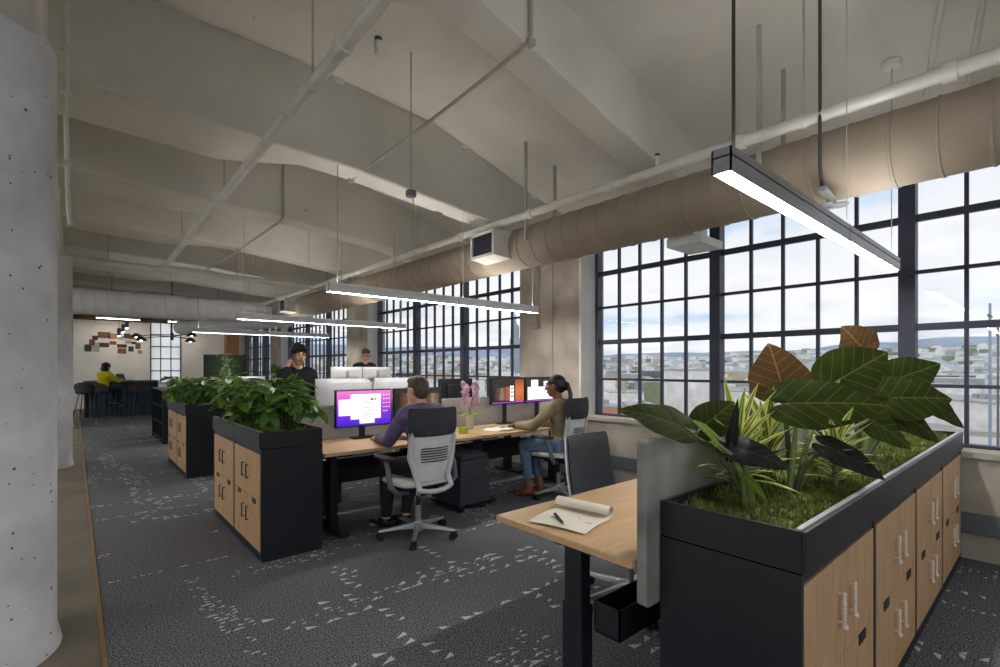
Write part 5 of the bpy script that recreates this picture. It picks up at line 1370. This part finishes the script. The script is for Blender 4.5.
# ================================================================== PLANTS
def leaf_mesh(name, m, L, W, shape='heart', droop=0.25, fold=0.15, wave=0.0, nu=8, nv=12, seed=0):
    """leaf lying along +Y from its base at the origin, normal +Z"""
    r = random.Random(seed); me = bpy.data.meshes.new(name)
    def half(v):
        if shape == 'heart':
            if v < 0.3: return 0.5 + 0.5 * math.sin(PI / 2 * v / 0.3)
            q = (v - 0.3) / 0.7; return (1 - q ** 1.9) * (1 - 0.12 * q)
        if shape == 'strap': return (min(1, v * 6 + 0.25)) * (1 - v ** 3) * 1.0
        if shape == 'oval': return math.sin(PI * (0.04 + 0.93 * v)) ** 0.8
        return math.sin(PI * v)
    vs, uvs, fs = [], [], []
    ph = r.uniform(0, 6)
    for j in range(nv + 1):
        v = j / nv; a = droop * v * 1.6
        # centre line bends down
        yc = L * (v - 0.10 * droop * v * v); zc = -L * droop * v * v * 0.8
        w = W / 2 * max(half(v), 0.02)
        for i in range(nu + 1):
            s_ = 2 * i / nu - 1
            back = -0.24 * L * (1 - v) ** 5 * abs(s_) ** 0.8 if shape == 'heart' else 0
            z = zc + fold * abs(s_) * w + wave * W * math.sin(v * 9 + ph + s_ * 2) * abs(s_)
            vs.append((s_ * w, yc + back, z)); uvs.append((0.5 + s_ / 2, v))
    for j in range(nv):
        for i in range(nu):
            a = j * (nu + 1) + i; fs.append((a, a + 1, a + nu + 2, a + nu + 1))
    me.from_pydata(vs, [], fs); ul = me.uv_layers.new(name='UVMap')
    for lp in me.loops: ul.data[lp.index].uv = uvs[lp.vertex_index]
    me.polygons.foreach_set('use_smooth', [True] * len(fs)); me.materials.append(MATS[m]); me.update()
    return me
def orient(base, tip, nrm):
    """matrix taking +Y to (tip-base) and +Z near nrm"""
    y = (V(tip) - V(base)).normalized(); z = V(nrm) - y * V(nrm).dot(y); z.normalize(); x = y.cross(z)
    M = Matrix((x, y, z)).transposed().to_4x4(); M.translation = V(base); return M
def put(me, name, parent, base, tip, nrm):
    o = link(name, me, parent); M = orient(base, tip, nrm)
    off = Matrix.Translation(-parent.location); o.matrix_local = off @ M
    return o
def polar_leaf(name, m, L, W, droop=0.25, cup=0.10, wave=0.02, seed=0):
    """heart-shaped blade: petiole joint at the origin, tip at +Y, two rounded lobes behind"""
    r = random.Random(seed); ph = r.uniform(0, 6)
    K = [(0, 1.0), (6, 0.93), (14, 0.84), (28, 0.745), (50, 0.68), (75, 0.645), (100, 0.58), (125, 0.50), (148, 0.42), (164, 0.33), (174, 0.20), (180, 0.08)]
    def rad(d):
        d = abs(d)
        for (a, ra), (c, rc) in zip(K, K[1:]):
            if a <= d <= c: return ra + (rc - ra) * (d - a) / (c - a)
        return K[-1][1]
    sx = W / (2 * 0.64 * L)
    NA, NR = 48, 7
    vs, uvs, fs = [], [], []
    def pt(th, f):
        q = rad(math.degrees(th)) * f; x = q * math.sin(th) * L * sx; y = q * math.cos(th) * L
        yn = y / L; xn = 2 * x / W
        z = -L * droop * 0.75 * max(0, yn) ** 2 - L * droop * 0.35 * max(0, -yn) ** 1.5 + cup * W * (0.35 * abs(xn) - 0.45 * xn * xn) + wave * W * f * f * math.sin(th * 7 + ph) * 0.6
        return (x, y - L * 0.08 * droop * max(0, yn) ** 2, z)
    def uvp(th, f):
        q = rad(math.degrees(th)) * f
        return (0.5 + q * math.sin(th) / 1.3, (q * math.cos(th) + 0.45) / 1.45)
    vs.append((0, 0, 0)); uvs.append((0.5, 0.31))
    for j in range(1, NR + 1):
        for i in range(NA + 1):
            th = -PI + 2 * PI * i / NA; f = (j / NR)
            vs.append(pt(th, f)); uvs.append(uvp(th, f))
    row = NA + 1
    for i in range(NA): fs.append((0, 1 + i + 1, 1 + i))
    for j in range(NR - 1):
        for i in range(NA):
            a = 1 + j * row + i; fs.append((a, a + 1, a + row + 1, a + row))
    me = bpy.data.meshes.new(name); me.from_pydata(vs, [], fs)
    bm = bmesh.new(); bm.from_mesh(me)
    bmesh.ops.recalc_face_normals(bm, faces=bm.faces)
    if sum(f_.normal.z for f_ in bm.faces) < 0: bmesh.ops.reverse_faces(bm, faces=bm.faces[:])
    bm.to_mesh(me); bm.free()
    ul = me.uv_layers.new(name='UVMap')
    for lp in me.loops: ul.data[lp.index].uv = uvs[lp.vertex_index]
    me.polygons.foreach_set('use_smooth', [True] * len(me.polygons)); me.materials.append(MATS[m]); me.update()
    return me
CAMP = V((0, 0, CAMH))
# ---- big alocasias in the foreground planter: (base pixel, tip pixel, depth Y base, Y tip, width, material, droop, normal)
ZS = 0.895
def alocasia(label, crown, leaves):
    cr = V(crown); t = thing('alocasia', label, 'plant', tuple(cr))
    for k, (bp, tp, yb, dd, W, m, droop, nrm) in enumerate(leaves):
        b_ = aty(bp[0], bp[1], yb); kb = yb / ray(*bp).y; t_ = CAMP + ray(*tp) * (kb + dd)
        L = (t_ - b_).length
        me = polar_leaf('leaf', m, L * (1.0 + 0.15 * droop), W, droop, 0.16, 0.03, k)
        nr = V(nrm).normalized()
        y_ = (t_ - b_).normalized()
        z_ = nr - y_ * nr.dot(y_); z_.normalize()
        tip2 = t_ + z_ * L * droop * 0.75
        put(me, 'leaf', t, b_, tip2, nr)
        mid = cr.lerp(b_, 0.5) + V((0, 0, 0.06)) + (b_ - cr) * 0.05
        pts = [cr + V((0.012 * math.cos(k * 2.1), 0.012 * math.sin(k * 2.1), -0.02)), cr.lerp(mid, 0.5) + V((0, 0, 0.03)), mid, b_ - V((0, 0, 0.01)), b_ + y_ * 0.02 - z_ * 0.004]
        MB().tube(pts, [0.013, 0.011, 0.009, 0.0065, 0.004], 8).build('petiole', 'stem_green' if k % 3 else 'stem_dark', t, True, world=True)
    return t
UP = (0, 0, 1)
cV = lambda s_=1.0: tuple((V((-0.65, -0.75, 0.2)) * s_))       # roughly back to where we stand
alocasia('small alocasia at the near left corner of the foreground planter', (1.80, 0.72, ZS), [
    ((678, 425), (620, 410), 0.90, 0.06, 0.17, 'leaf_alocasia', 0.30, (-0.35, -0.55, 0.75)),
    ((716, 441), (693, 421), 0.80, -0.05, 0.10, 'leaf_alocasia_bright', 0.2, (0.2, -0.8, 0.6)),
    ((706, 424), (734, 402), 0.90, 0.04, 0.15, 'leaf_alocasia', 0.2, (-0.4, -0.8, 0.6)),
    ((731, 446), (738, 398), 0.78, 0.0, 0.04, 'leaf_alocasia_dark', 0.1, (-0.9, -0.3, 0.1)),
    ((737, 448), (790, 470), 0.76, -0.05, 0.14, 'leaf_alocasia_dark', 0.3, (-0.35, -0.7, 0.75)),
    ((747, 478), (768, 503), 0.72, -0.04, 0.05, 'leaf_alocasia_bright', 0.2, (-0.3, -0.7, 0.8)),
])
alocasia('tall alocasia with a brown-backed leaf in the middle of the foreground planter', (2.12, 0.70, ZS), [
    ((782, 386), (769, 343), 0.80, 0.05, 0.29, 'leaf_alocasia_brown', 0.06, cV()),
    ((799, 403), (887, 406), 0.70, -0.04, 0.24, 'leaf_alocasia', 0.16, (-0.5, -0.68, 0.52)),
    ((838, 380), (888, 352), 0.70, 0.02, 0.28, 'leaf_alocasia', 0.10, (-0.5, -0.78, 0.35)),
    ((833, 449), (884, 480), 0.58, -0.06, 0.14, 'leaf_alocasia_dark', 0.25, (-0.45, -0.65, 0.7)),
    ((868, 418), (910, 449), 0.60, -0.02, 0.20, 'leaf_alocasia', 0.25, (-0.45, -0.7, 0.6)),
])
alocasia('alocasia with wide green leaves toward the window end of the foreground planter', (2.98, 0.68, ZS), [
    ((862, 348), (842, 326), 0.72, 0.03, 0.26, 'leaf_alocasia_brown', 0.08, cV()),
    ((897, 379), (940, 364), 0.62, 0.03, 0.24, 'leaf_alocasia', 0.12, (-0.5, -0.75, 0.45)),
    ((896, 398), (952, 399), 0.56, -0.03, 0.26, 'leaf_alocasia', 0.16, (-0.5, -0.70, 0.5)),
    ((930, 400), (963, 428), 0.50, 0.0, 0.20, 'leaf_alocasia', 0.25, (-0.45, -0.7, 0.6)),
    ((896, 411), (938, 442), 0.56, -0.02, 0.21, 'leaf_alocasia', 0.25, (-0.45, -0.7, 0.6)),
    ((868, 396), (884, 374), 0.74, 0.0, 0.20, 'leaf_alocasia_brown', 0.1, cV()),
])
# ---- variegated strap-leaved plants
def strap_plant(label, x, y, n, L, seed):
    r = random.Random(seed); t = thing('dracaena', label, 'plant', (x, y, ZS))
    MB().cyl((0, 0, -0.02), (0, 0, 0.20), 0.012, 0.009, 8).build('stem', 'stem_green', t, True)
    mes = [leaf_mesh('leaf', 'leaf_variegated', L * q, 0.042, 'strap', dr, 0.25, 0, 4, 9, k) for k, (q, dr) in enumerate(((1.0, 0.25), (0.85, 0.4), (1.1, 0.15), (0.7, 0.3)))]
    for k in range(n):
        a = k * 2.399 + r.uniform(-0.2, 0.2); el = 0.25 + 1.1 * (k / n) + r.uniform(-0.1, 0.1)
        d = V((math.cos(a) * math.cos(el), math.sin(a) * math.cos(el), math.sin(el)))
        b_ = t.location + V((0, 0, 0.05 + 0.15 * k / n)) + d * 0.008
        nr = V((-math.cos(a) * math.sin(el), -math.sin(a) * math.sin(el), math.cos(el)))
        put(r.choice(mes), 'leaf', t, b_, b_ + d, nr)
for lab, x, y, n, L, s_ in (('variegated dracaena nearest the felt screen in the foreground planter', 1.95, 0.84, 38, 0.26, 1), ('variegated dracaena under the brown alocasia leaf', 2.26, 0.84, 34, 0.25, 2),
                            ('low variegated dracaena behind the dark alocasia leaf', 2.30, 0.60, 22, 0.17, 3), ('variegated dracaena under the broad middle alocasia leaves', 2.75, 0.74, 26, 0.2, 4)):
    strap_plant(lab, x, y, n, L, s_)

# ---- leafy philodendrons in the middle and rear planters
PH = [leaf_mesh('leaf', 'leaf_philodendron', 0.155, 0.075, 'oval', 0.35, 0.12, 0.02, 4, 8, 1), leaf_mesh('leaf', 'leaf_philodendron', 0.20, 0.10, 'heart', 0.4, 0.14, 0.02, 4, 8, 2),
      leaf_mesh('leaf', 'leaf_young', 0.15, 0.065, 'oval', 0.3, 0.12, 0.02, 4, 8, 3), leaf_mesh('leaf', 'leaf_philodendron', 0.13, 0.06, 'oval', 0.5, 0.1, 0.03, 4, 8, 4)]
def leafy(label, x, y, n, R, hgt, seed, group, scale=1.0, z=ZS, name='philodendron', dirbias=(0, 0)):
    r = random.Random(seed); t = thing(name, label, 'plant', (x, y, z), 0, group)
    ns = max(4, n // 5)
    for s_ in range(ns):
        a = 2 * PI * s_ / ns + r.uniform(-0.4, 0.4); reach = R * r.uniform(0.35, 1.0); hz = hgt * r.uniform(0.30, 1.0)
        e_ = V((math.cos(a) * reach + dirbias[0], math.sin(a) * reach + dirbias[1], hz))
        m_ = V((e_.x * 0.4, e_.y * 0.4, hz * 0.75))
        MB().tube([(0, 0, -0.02), (m_.x * 0.5, m_.y * 0.5, m_.z * 0.6), m_, e_], [0.006, 0.005, 0.004, 0.003], 6).build('stem', 'stem_dark', t, True)
        for k in range(n // ns):
            f = 0.45 + 0.55 * (k + 1) / (n // ns); p0 = m_.lerp(e_, max(0, f * 1.2 - 0.2)) if f > 0.5 else m_ * f
            aa = a + (k - 2) * 0.9 + r.uniform(-0.5, 0.5); el = r.uniform(-0.7, 0.5)
            d = V((math.cos(aa) * math.cos(el), math.sin(aa) * math.cos(el), math.sin(el)))
            nr = V((-math.cos(aa) * math.sin(el), -math.sin(aa) * math.sin(el), math.cos(el))) + V((r.uniform(-0.3, 0.3), r.uniform(-0.3, 0.3), 0))
            o = put(r.choice(PH), 'leaf', t, t.location + p0, t.location + p0 + d, nr)
            o.scale = [scale * r.uniform(0.75, 1.2)] * 3
    return t
r = random.Random(5)
names = ['leafy philodendron at the near end of the middle planter', 'second leafy philodendron from the near end of the middle planter', 'third leafy philodendron in the middle planter',
         'fourth leafy philodendron in the middle planter', 'leafy philodendron at the far end of the middle planter']
for k in range(5):
    leafy(names[k], 1.0 + 0.24 + r.uniform(-0.05, 0.05), 4.00 + 0.28 * k, 100, 0.31, 0.38 + 0.06 * (k % 2), 10 + k, 'philodendrons in the middle planter', 1.0)
names = ['leafy philodendron at the near end of the rear planter', 'second leafy philodendron of the rear planter', 'third leafy philodendron of the rear planter', 'leafy philodendron at the far end of the rear planter']
for k in range(4):
    leafy(names[k], 1.3 + r.uniform(-0.05, 0.05), 7.45 + 0.36 * k, 80, 0.36, 0.38, 30 + k, 'philodendrons in the rear planter', 1.05)

# ================================================================== THINGS ON THE DESKS
# half-unrolled drawing with a pen on the foreground desk
t = thing('paper_roll', 'half-unrolled cream drawing paper on the foreground desk', 'paper', (1.86, 1.42, 0.732))
a0 = atz(528, 521, 0.735); a1 = atz(585, 534, 0.735); c0 = atz(558, 505, 0.735); c1 = atz(611, 517, 0.735)   # sheet corners: front-left, front-right, roll-left, roll-right
b = MB()
NU = 26
prof = []
for i in range(NU + 1):
    s_ = i / NU
    if s_ < 0.55: prof.append((s_ / 0.55, 0.002 + 0.004 * math.sin(s_ * 8)))
    else:
        a = (s_ - 0.55) / 0.45 * 1.6 * PI; rr = 0.024 - 0.004 * (s_ - 0.55)
        prof.append((1.0 + rr * math.sin(a) / 0.20, 0.002 + rr * (1 - math.cos(a))))
def sheet(u, v):
    q = prof[int(round(v * NU))]
    p0 = a0.lerp(c0, q[0]); p1 = a1.lerp(c1, q[0]); p = p0.lerp(p1, u); p.z = 0.732 + q[1] + 0.006 * (1 - min(1, q[0])) * math.sin(u * 3.1); return p
b.grid(sheet, 10, NU); b.build('sheet', 'paper', t, True, solid=0.0008, world=True)
for k in range(5):
    p = a0.lerp(a1, 0.45 + 0.1 * k).lerp(c0.lerp(c1, 0.45 + 0.1 * k), 0.35 + 0.1 * (k % 3)); MB().obox((p.x, p.y, 0.7395), (0.035, 0.002, 0.0006), (0, 0, 0.4 * k)).build('pencil_line', 'rod_dark', t, world=True)
p0, p1 = atz(555, 514, 0.747), atz(563, 523, 0.747)
t = thing('pen', 'dark pen lying on the cream drawing paper', 'pen', tuple(p0))
MB().cyl(p0, p1, 0.006, n=10).build('barrel', 'black_plastic', t, True, world=True)
MB().cyl(p1, p1 + (p1 - p0) * 0.12, 0.0055, 0.001, n=10).build('tip', 'silver', t, True, world=True)
MB().cyl(p0, p0.lerp(p1, 0.35) , 0.0075, n=10).build('cap', 'rod_dark', t, True, world=True)
def mouse(x, y, z, lab):
    t = thing('computer_mouse', lab, 'mouse', (x, y, z)); b = MB()
    b.ball((0, 0, 0.002), 1, 0.030, 0.052, 0.030, 14, 8); b.v = [(x_, y_, max(z_, 0)) for x_, y_, z_ in b.v]; b.build('shell', 'black_plastic', t, True)
    MB().cyl((-0.003, 0.025, 0.027), (0.003, 0.025, 0.027), 0.008, n=8).build('wheel', 'rod_dark', t)
mouse(2.11, 4.15, 0.73, 'black computer mouse under the hand of the purple hoodie man')
mouse(3.70, 4.02, 0.73, 'black computer mouse in front of the woman')
def keyboard(x, y, z, lab):
    t = thing('keyboard', lab, 'keyboard', (x, y, z))
    MB().box(-0.2, 0.2, -0.06, 0.06, 0, 0.012).build('case', 'grey_plastic', t, bevel=0.003)
    km = MB().box(-0.0075, 0.0075, -0.0075, 0.0075, 0, 0.006).mesh('key', 'ceramic_white')
    for j in range(5):
        for i in range(18): link('key', km, t, (-0.187 + i * 0.022, -0.045 + j * 0.0225, 0.012))
keyboard(2.32, 4.10, 0.73, 'pale keyboard in front of the purple hoodie man')
keyboard(3.98, 4.14, 0.73, 'pale keyboard in front of the woman')
# orchid
p = atz(466, 431, 0.73); ox, oy = 3.30, 4.30
t = thing('orchid', 'pink orchid in a white pot on the desk between the monitors', 'plant', (ox, oy, 0.73))
MB().lathe([(0.035, 0), (0.037, 0.003), (0.050, 0.16), (0.053, 0.165), (0.048, 0.165), (0.046, 0.14)], (0, 0, 0), 24).build('pot', 'ceramic_white', t, True)
MB().lathe([(0.045, 0.135), (0.045, 0.14)], (0, 0, 0), 16).build('soil', 'soil', t)
lm = leaf_mesh('leaf', 'leaf_young', 0.17, 0.06, 'oval', 0.7, 0.2, 0, 4, 8, 1)
for a in (0.3, 1.9, 3.5, 4.6, 5.4): put(lm, 'leaf', t, t.location + V((0, 0, 0.15)), t.location + V((math.cos(a), math.sin(a), 0.75)), (-math.cos(a), -math.sin(a), 1.2))
pet = MB()
for k in range(5):
    a = PI / 2 + 2 * PI * k / 5; w = 0.014 if k % 2 else 0.011
    pet.ball((0.016 * math.cos(a), 0, 0.016 * math.sin(a)), 1, w, 0.003, 0.017, 8, 6, (0, -(a - PI / 2), 0))
pet.ball((0, -0.006, -0.003), 0.006, n=8, m=6)
pm = pet.mesh('blossom', 'petal', True)
r = random.Random(3)
for dx in (-0.085, 0.075):
    pts = [V((0, 0, 0.14)), V((dx * 0.3, 0, 0.30)), V((dx * 0.9, -0.02, 0.42)), V((dx * 1.2, -0.03, 0.50))]
    MB().tube(pts, [0.004, 0.0035, 0.003, 0.002], 6).build('flower_stem', 'stem_green', t, True)
    for k in range(20):
        f = k / 19; z_ = 0.24 + 0.27 * f; o = link('blossom', pm, t, (dx * (0.75 + 0.4 * f) + r.uniform(-0.035, 0.035), -0.01 + r.uniform(-0.04, 0.03), z_), (r.uniform(-0.4, 0.4), r.uniform(-0.3, 0.3), r.uniform(-1.2, 0.4)))
        o.scale = [r.uniform(0.85, 1.25)] * 3
t = thing('sticky_note_cube', 'lime green cube of sticky notes on the desk beside the orchid', 'sticky notes', (3.00, 4.02, 0.73), 0.3)
MB().box(-0.035, 0.035, -0.035, 0.035, 0, 0.05).build('lower_pad', 'lime', t, bevel=0.001)
MB().obox((0.001, 0.001, 0.056), (0.070, 0.070, 0.012), (0, 0, 0.06)).build('upper_pad', 'lime', t)
t = thing('magazine', 'open white magazine on the desk in front of the woman', 'magazine', (3.50, 4.02, 0.73), 0.15)
for q in (-1, 1): MB().grid(lambda u, v: (q * 0.16 * u, -0.11 + 0.22 * v, 0.004 + 0.012 * math.sin(PI * u) ** 0.7), 8, 2).build('page', 'paper_white', t, True, solid=0.003)
MB().obox((0.06, 0.02, 0.019), (0.06, 0.05, 0.001), (0, -0.03, 0.1)).build('picture', 'rod_dark', t)
# cups near the woman's screen
for x, lab in ((4.50, 'white cup on the desk right of the woman\'s keyboard'),):
    t = thing('cup', lab, 'cup', (x, 4.08, 0.73)); MB().lathe([(0.028, 0), (0.038, 0.09), (0.035, 0.09), (0.026, 0.006)], (0, 0, 0), 18).build('body', 'ceramic_white', t, True)
    MB().tube([(0.036, 0, 0.07), (0.058, 0, 0.06), (0.055, 0, 0.03), (0.032, 0, 0.025)], 0.005, 6).build('handle', 'ceramic_white', t, True)
# low planters with greenery on the window sill behind
for x, y, lab in ((5.03, 9.3, 'small leafy plant in a pale box on the sill of the middle window'), (5.03, 14.0, 'small leafy plant in a pale box on the far window sill')):
    t = thing('sill_planter', lab.replace('small leafy plant in a', 'shallow') .replace('pale box', 'pale plant box'), 'planter', (x, y, 0.79)); MB().rbox(-0.07, 0.07, -0.4, 0.4, 0, 0.12, 0.02).build('box', 'ceramic_white', t)
    leafy(lab, x, y, 30, 0.14, 0.16, int(y * 10), 'plants on the sills', 0.7, 0.90, 'sill_plant')

# ================================================================== FAR END OF THE ROOM
# TV on a stand
t = thing('television', 'flat screen showing a dark green forest at the far end', 'television', (3.12, 15.0, 0))
MB().box(-0.52, 0.52, -0.02, 0.03, 1.16, 1.76).build('housing', 'black_plastic', t, bevel=0.004)
MB().box(-0.505, 0.505, -0.024, -0.02, 1.175, 1.745).build('display', 'photo_forest', t)
MB().box(-0.04, 0.04, 0.03, 0.07, 0.03, 1.3).build('stand', 'black_metal', t)
MB().box(-0.35, 0.35, -0.25, 0.25, 0, 0.03).build('foot', 'black_metal', t, bevel=0.005)
MB().box(-0.15, 0.15, -0.01, 0.03, 1.76, 1.80).build('camera_bar', 'grey_plastic', t, bevel=0.004)
# dark credenza below
t = thing('credenza', 'long dark credenza in front of the television', 'cabinet', (2.2, 13.7, 0))
MB().box(0, 2.4, 0, 0.45, 0.06, 1.05).build('body', 'black_metal', t, bevel=0.004)
for k in range(4): MB().box(0.01 + 0.6 * k, 0.59 + 0.6 * k, -0.015, 0, 0.08, 1.04).build('door', 'black_metal', t, bevel=0.002)
for x in (0.1, 2.3): MB().box(x - 0.03, x + 0.03, 0.05, 0.4, 0, 0.06).build('foot', 'black_metal', t)
leafy('bushy plant on the dark credenza right of the television', 4.25, 13.9, 50, 0.30, 0.45, 77, None, 1.2, 1.05, 'potted_plant')
# high table with a fluted blue front
bt = thing('bar_table', 'high table with fluted blue panel at the far end', 'table', (0.2, 18.0, 0))
MB().box(0, 1.75, 0, 0.8, 0.99, 1.03).build('table_top', 'steel_base', bt, bevel=0.004)
for x in (0.05, 1.70): MB().box(x - 0.03, x + 0.03, 0.03, 0.77, 0, 0.99).build('end_panel', 'black_metal', bt)
fm = MB().cyl((0, 0, 0.02), (0, 0, 0.98), 0.058, n=14).mesh('flute', 'teal_panel', True)
for k in range(14): link('flute', fm, bt, (0.14 + 0.112 * k, 0.12, 0))
MB().box(0.08, 1.67, 0.13, 0.17, 0.0, 0.99).build('front_panel', 'teal_panel', bt)
def stool(x, y, rz, lab):
    t = thing('bar_stool', lab, 'stool', (x, y, 0), rz, 'bar stools at the far table')
    b = MB(); n = 18
    rings = []
    for f, (rr, z) in enumerate(((0.10, 0.70), (0.19, 0.71), (0.225, 0.76))): rings.append([(rr * math.cos(2 * PI * k / n), rr * math.sin(2 * PI * k / n), z) for k in range(n)])
    b.loft(rings, True, False)
    b.build('seat', 'stool_shell', t, True, solid=0.012)
    def bkf(u, v):
        a = -PI / 2 + (u - 0.5) * 2.6; rr = 0.225 + 0.03 * v; h_ = 0.26 * v * (1 - 0.55 * abs(2 * u - 1) ** 2)
        return (rr * math.cos(a), rr * math.sin(a), 0.755 + h_)
    MB().grid(bkf, 14, 5).build('backrest', 'stool_shell', t, True, solid=0.012)
    for sx in (-1, 1):
        for sy in (-1, 1): MB().cyl((sx * 0.22, sy * 0.22, 0), (sx * 0.11, sy * 0.11, 0.72), 0.012, n=8).build('leg', 'rod_dark', t, True)
    fr = MB(); q = 0.175
    for p0, p1 in (((-q, -q), (q, -q)), ((q, -q), (q, q)), ((q, q), (-q, q)), ((-q, q), (-q, -q))): fr.cyl((p0[0], p0[1], 0.28), (p1[0], p1[1], 0.28), 0.008, n=6)
    fr.build('footrest', 'rod_dark', t)
sp = lambda u, y: aty(u, 400, y).x
stool(sp(86, 17.35), 17.35, -0.35, 'left empty dark bar stool at the far high table')
stool(yp.x - 0.02, 17.30, -0.85, 'dark bar stool under the woman in yellow')
stool(sp(138, 17.35), 17.35, 0.3, 'right empty dark bar stool at the far high table')
lp = aty(126, 382, 18.2)
t = thing('laptop', 'open dark laptop on the far high table before the woman in yellow', 'laptop', (lp.x, 18.2, 1.03), 0.9)
MB().box(-0.16, 0.16, -0.11, 0.11, 0, 0.015).build('keyboard_base', 'steel_base', t, bevel=0.003)
MB().obox((0, 0.15, 0.10), (0.32, 0.008, 0.21), (-0.35, 0, 0)).build('lid', 'steel_dark', t, bevel=0.003)
# pictures pinned on the white wall
pics = [(88, 348, 6, 8), (92, 342, 5, 6), (96, 347, 6, 11), (95, 338, 5, 5), (104, 335, 11, 7), (113, 336, 8, 6), (104, 345, 9, 5), (113, 343, 6, 4), (121, 338, 5, 5), (127, 336, 6, 6), (132, 337, 5, 5), (138, 336, 5, 5), (122, 346, 9, 4), (122, 351, 8, 6), (128, 342, 6, 4), (131, 349, 5, 6), (138, 346, 5, 7), (140, 352, 4, 4), (134, 343, 5, 3)]
pc = ['rod_dark', 'terracotta', 'conduit_grey', 'steel_dark', 'photo_brown_print', 'post_wood']
mat('photo_brown_print', srgb(150, 110, 86), 0.7, col2=srgb(60, 52, 50), scale=30)
words_ = ['dark', 'reddish', 'grey', 'charcoal', 'brown', 'tan']
for k, (u, v, w, h) in enumerate(pics):
    u = 72 + (u - 72) * 1.0
    p = aty(u, v, Y1 - 0.012); s_ = 16.6 / FPX
    q = k % 6
    row = 'top row' if v < 340 else ('middle row' if v < 347 else 'bottom row')
    t = thing('pinned_print', '%s print, %s in the %s of pictures pinned on the end wall' % (words_[q], ['leftmost', 'second', 'third', 'fourth', 'fifth', 'sixth', 'seventh'][sum(1 for a in pics[:] if (('top row' if a[1] < 340 else ('middle row' if a[1] < 347 else 'bottom row')) == row and a[0] < u))], row), 'picture', tuple(p), 0, 'pictures pinned on the end wall')
    W_, H_ = w * s_ * 0.5, h * s_ * 0.5
    MB().box(-W_, W_, -0.004, 0.01, -H_, H_).build('sheet', 'paper_white', t)
    MB().box(-W_ * 0.88, W_ * 0.88, -0.006, -0.004, -H_ * 0.88, H_ * 0.88).build('image', pc[q], t)
# small hanging pendants near the wall
for k, (u, v) in enumerate(((119, 332), (123, 328), (127, 324))):
    p = aty(u, v, 19.5); t = thing('small_pendant', ['lowest', 'middle', 'highest'][k] + ' of three small dark pendants near the white end wall', 'pendant light', tuple(p), 0, 'small pendants near the end wall')
    MB().lathe([(0.03, -0.13), (0.05, -0.12), (0.05, 0.1), (0.02, 0.13)], (0, 0, 0), 14).build('shade', 'steel_base', t, True)
    MB().cyl((0, 0, -0.136), (0, 0, -0.128), 0.03, n=12).build('bulb', 'lamp_warm', t)  # glow added to brighten the end wall; these pendants hang unlit
    MB().cyl((0, 0, 0.13), (0, 0, slab_z(p.x) - p.z), 0.006, n=6).build('cord', 'rod_dark', t)
# spider chandelier with black arms and small shades
p = aty(172, 335, 13.9)
t = thing('chandelier', 'black multi-arm chandelier hanging at the far end', 'chandelier', tuple(p))
MB().cyl((0, 0, -0.1), (0, 0, slab_z(p.x) - p.z), 0.012, n=8).build('rod', 'rod_dark', t)
MB().cyl((0, 0, -0.12), (0, 0, 0.05), 0.035, n=12).build('hub', 'rod_dark', t)
for a, L, dz in ((2.3, 0.95, 0.0), (2.9, 0.6, -0.1), (-0.9, 0.5, -0.12), (-0.4, 0.9, 0.12), (0.5, 0.5, 0.05)):
    e_ = V((L * math.cos(a), L * math.sin(a), dz))
    MB().tube([(0, 0, -0.04), e_ * 0.6, e_], 0.01, 6).build('arm', 'rod_dark', t, True)
    sh = MB().lathe([(0.03, 0.05), (0.09, 0.0), (0.12, -0.05), (0.115, -0.05), (0.085, -0.005), (0.02, 0.04)], tuple(e_), 16).build('shade', 'rod_dark', t, True)
    MB().ball(e_ + V((0, 0, -0.02)), 0.035, n=10, m=6).build('bulb', 'lamp_warm', sh, True)
# warm strip lights at the end wall
for u0, u1, lab in ((96, 140, 'warm strip light over the pinned pictures'), (168, 198, 'warm strip light right of the tall end window')):
    a, c = aty(u0, 317, 20.6), aty(u1, 318, 20.6)
    t = thing('strip_light', lab, 'strip light', (a.x, 20.6, 3.0))
    MB().box(0, c.x - a.x, -0.05, 0.05, 0.03, 0.09).build('housing', 'fixture_white', t)
    MB().box(0.01, c.x - a.x - 0.01, -0.04, 0.04, 0.022, 0.03).build('diffuser', 'lamp_warm', t)
    for x in (0.1, c.x - a.x - 0.1): MB().cyl((x, 0, 0.09), (x, 0, 1.02), 0.005, n=6).build('suspension_wire', 'rod_dark', t)
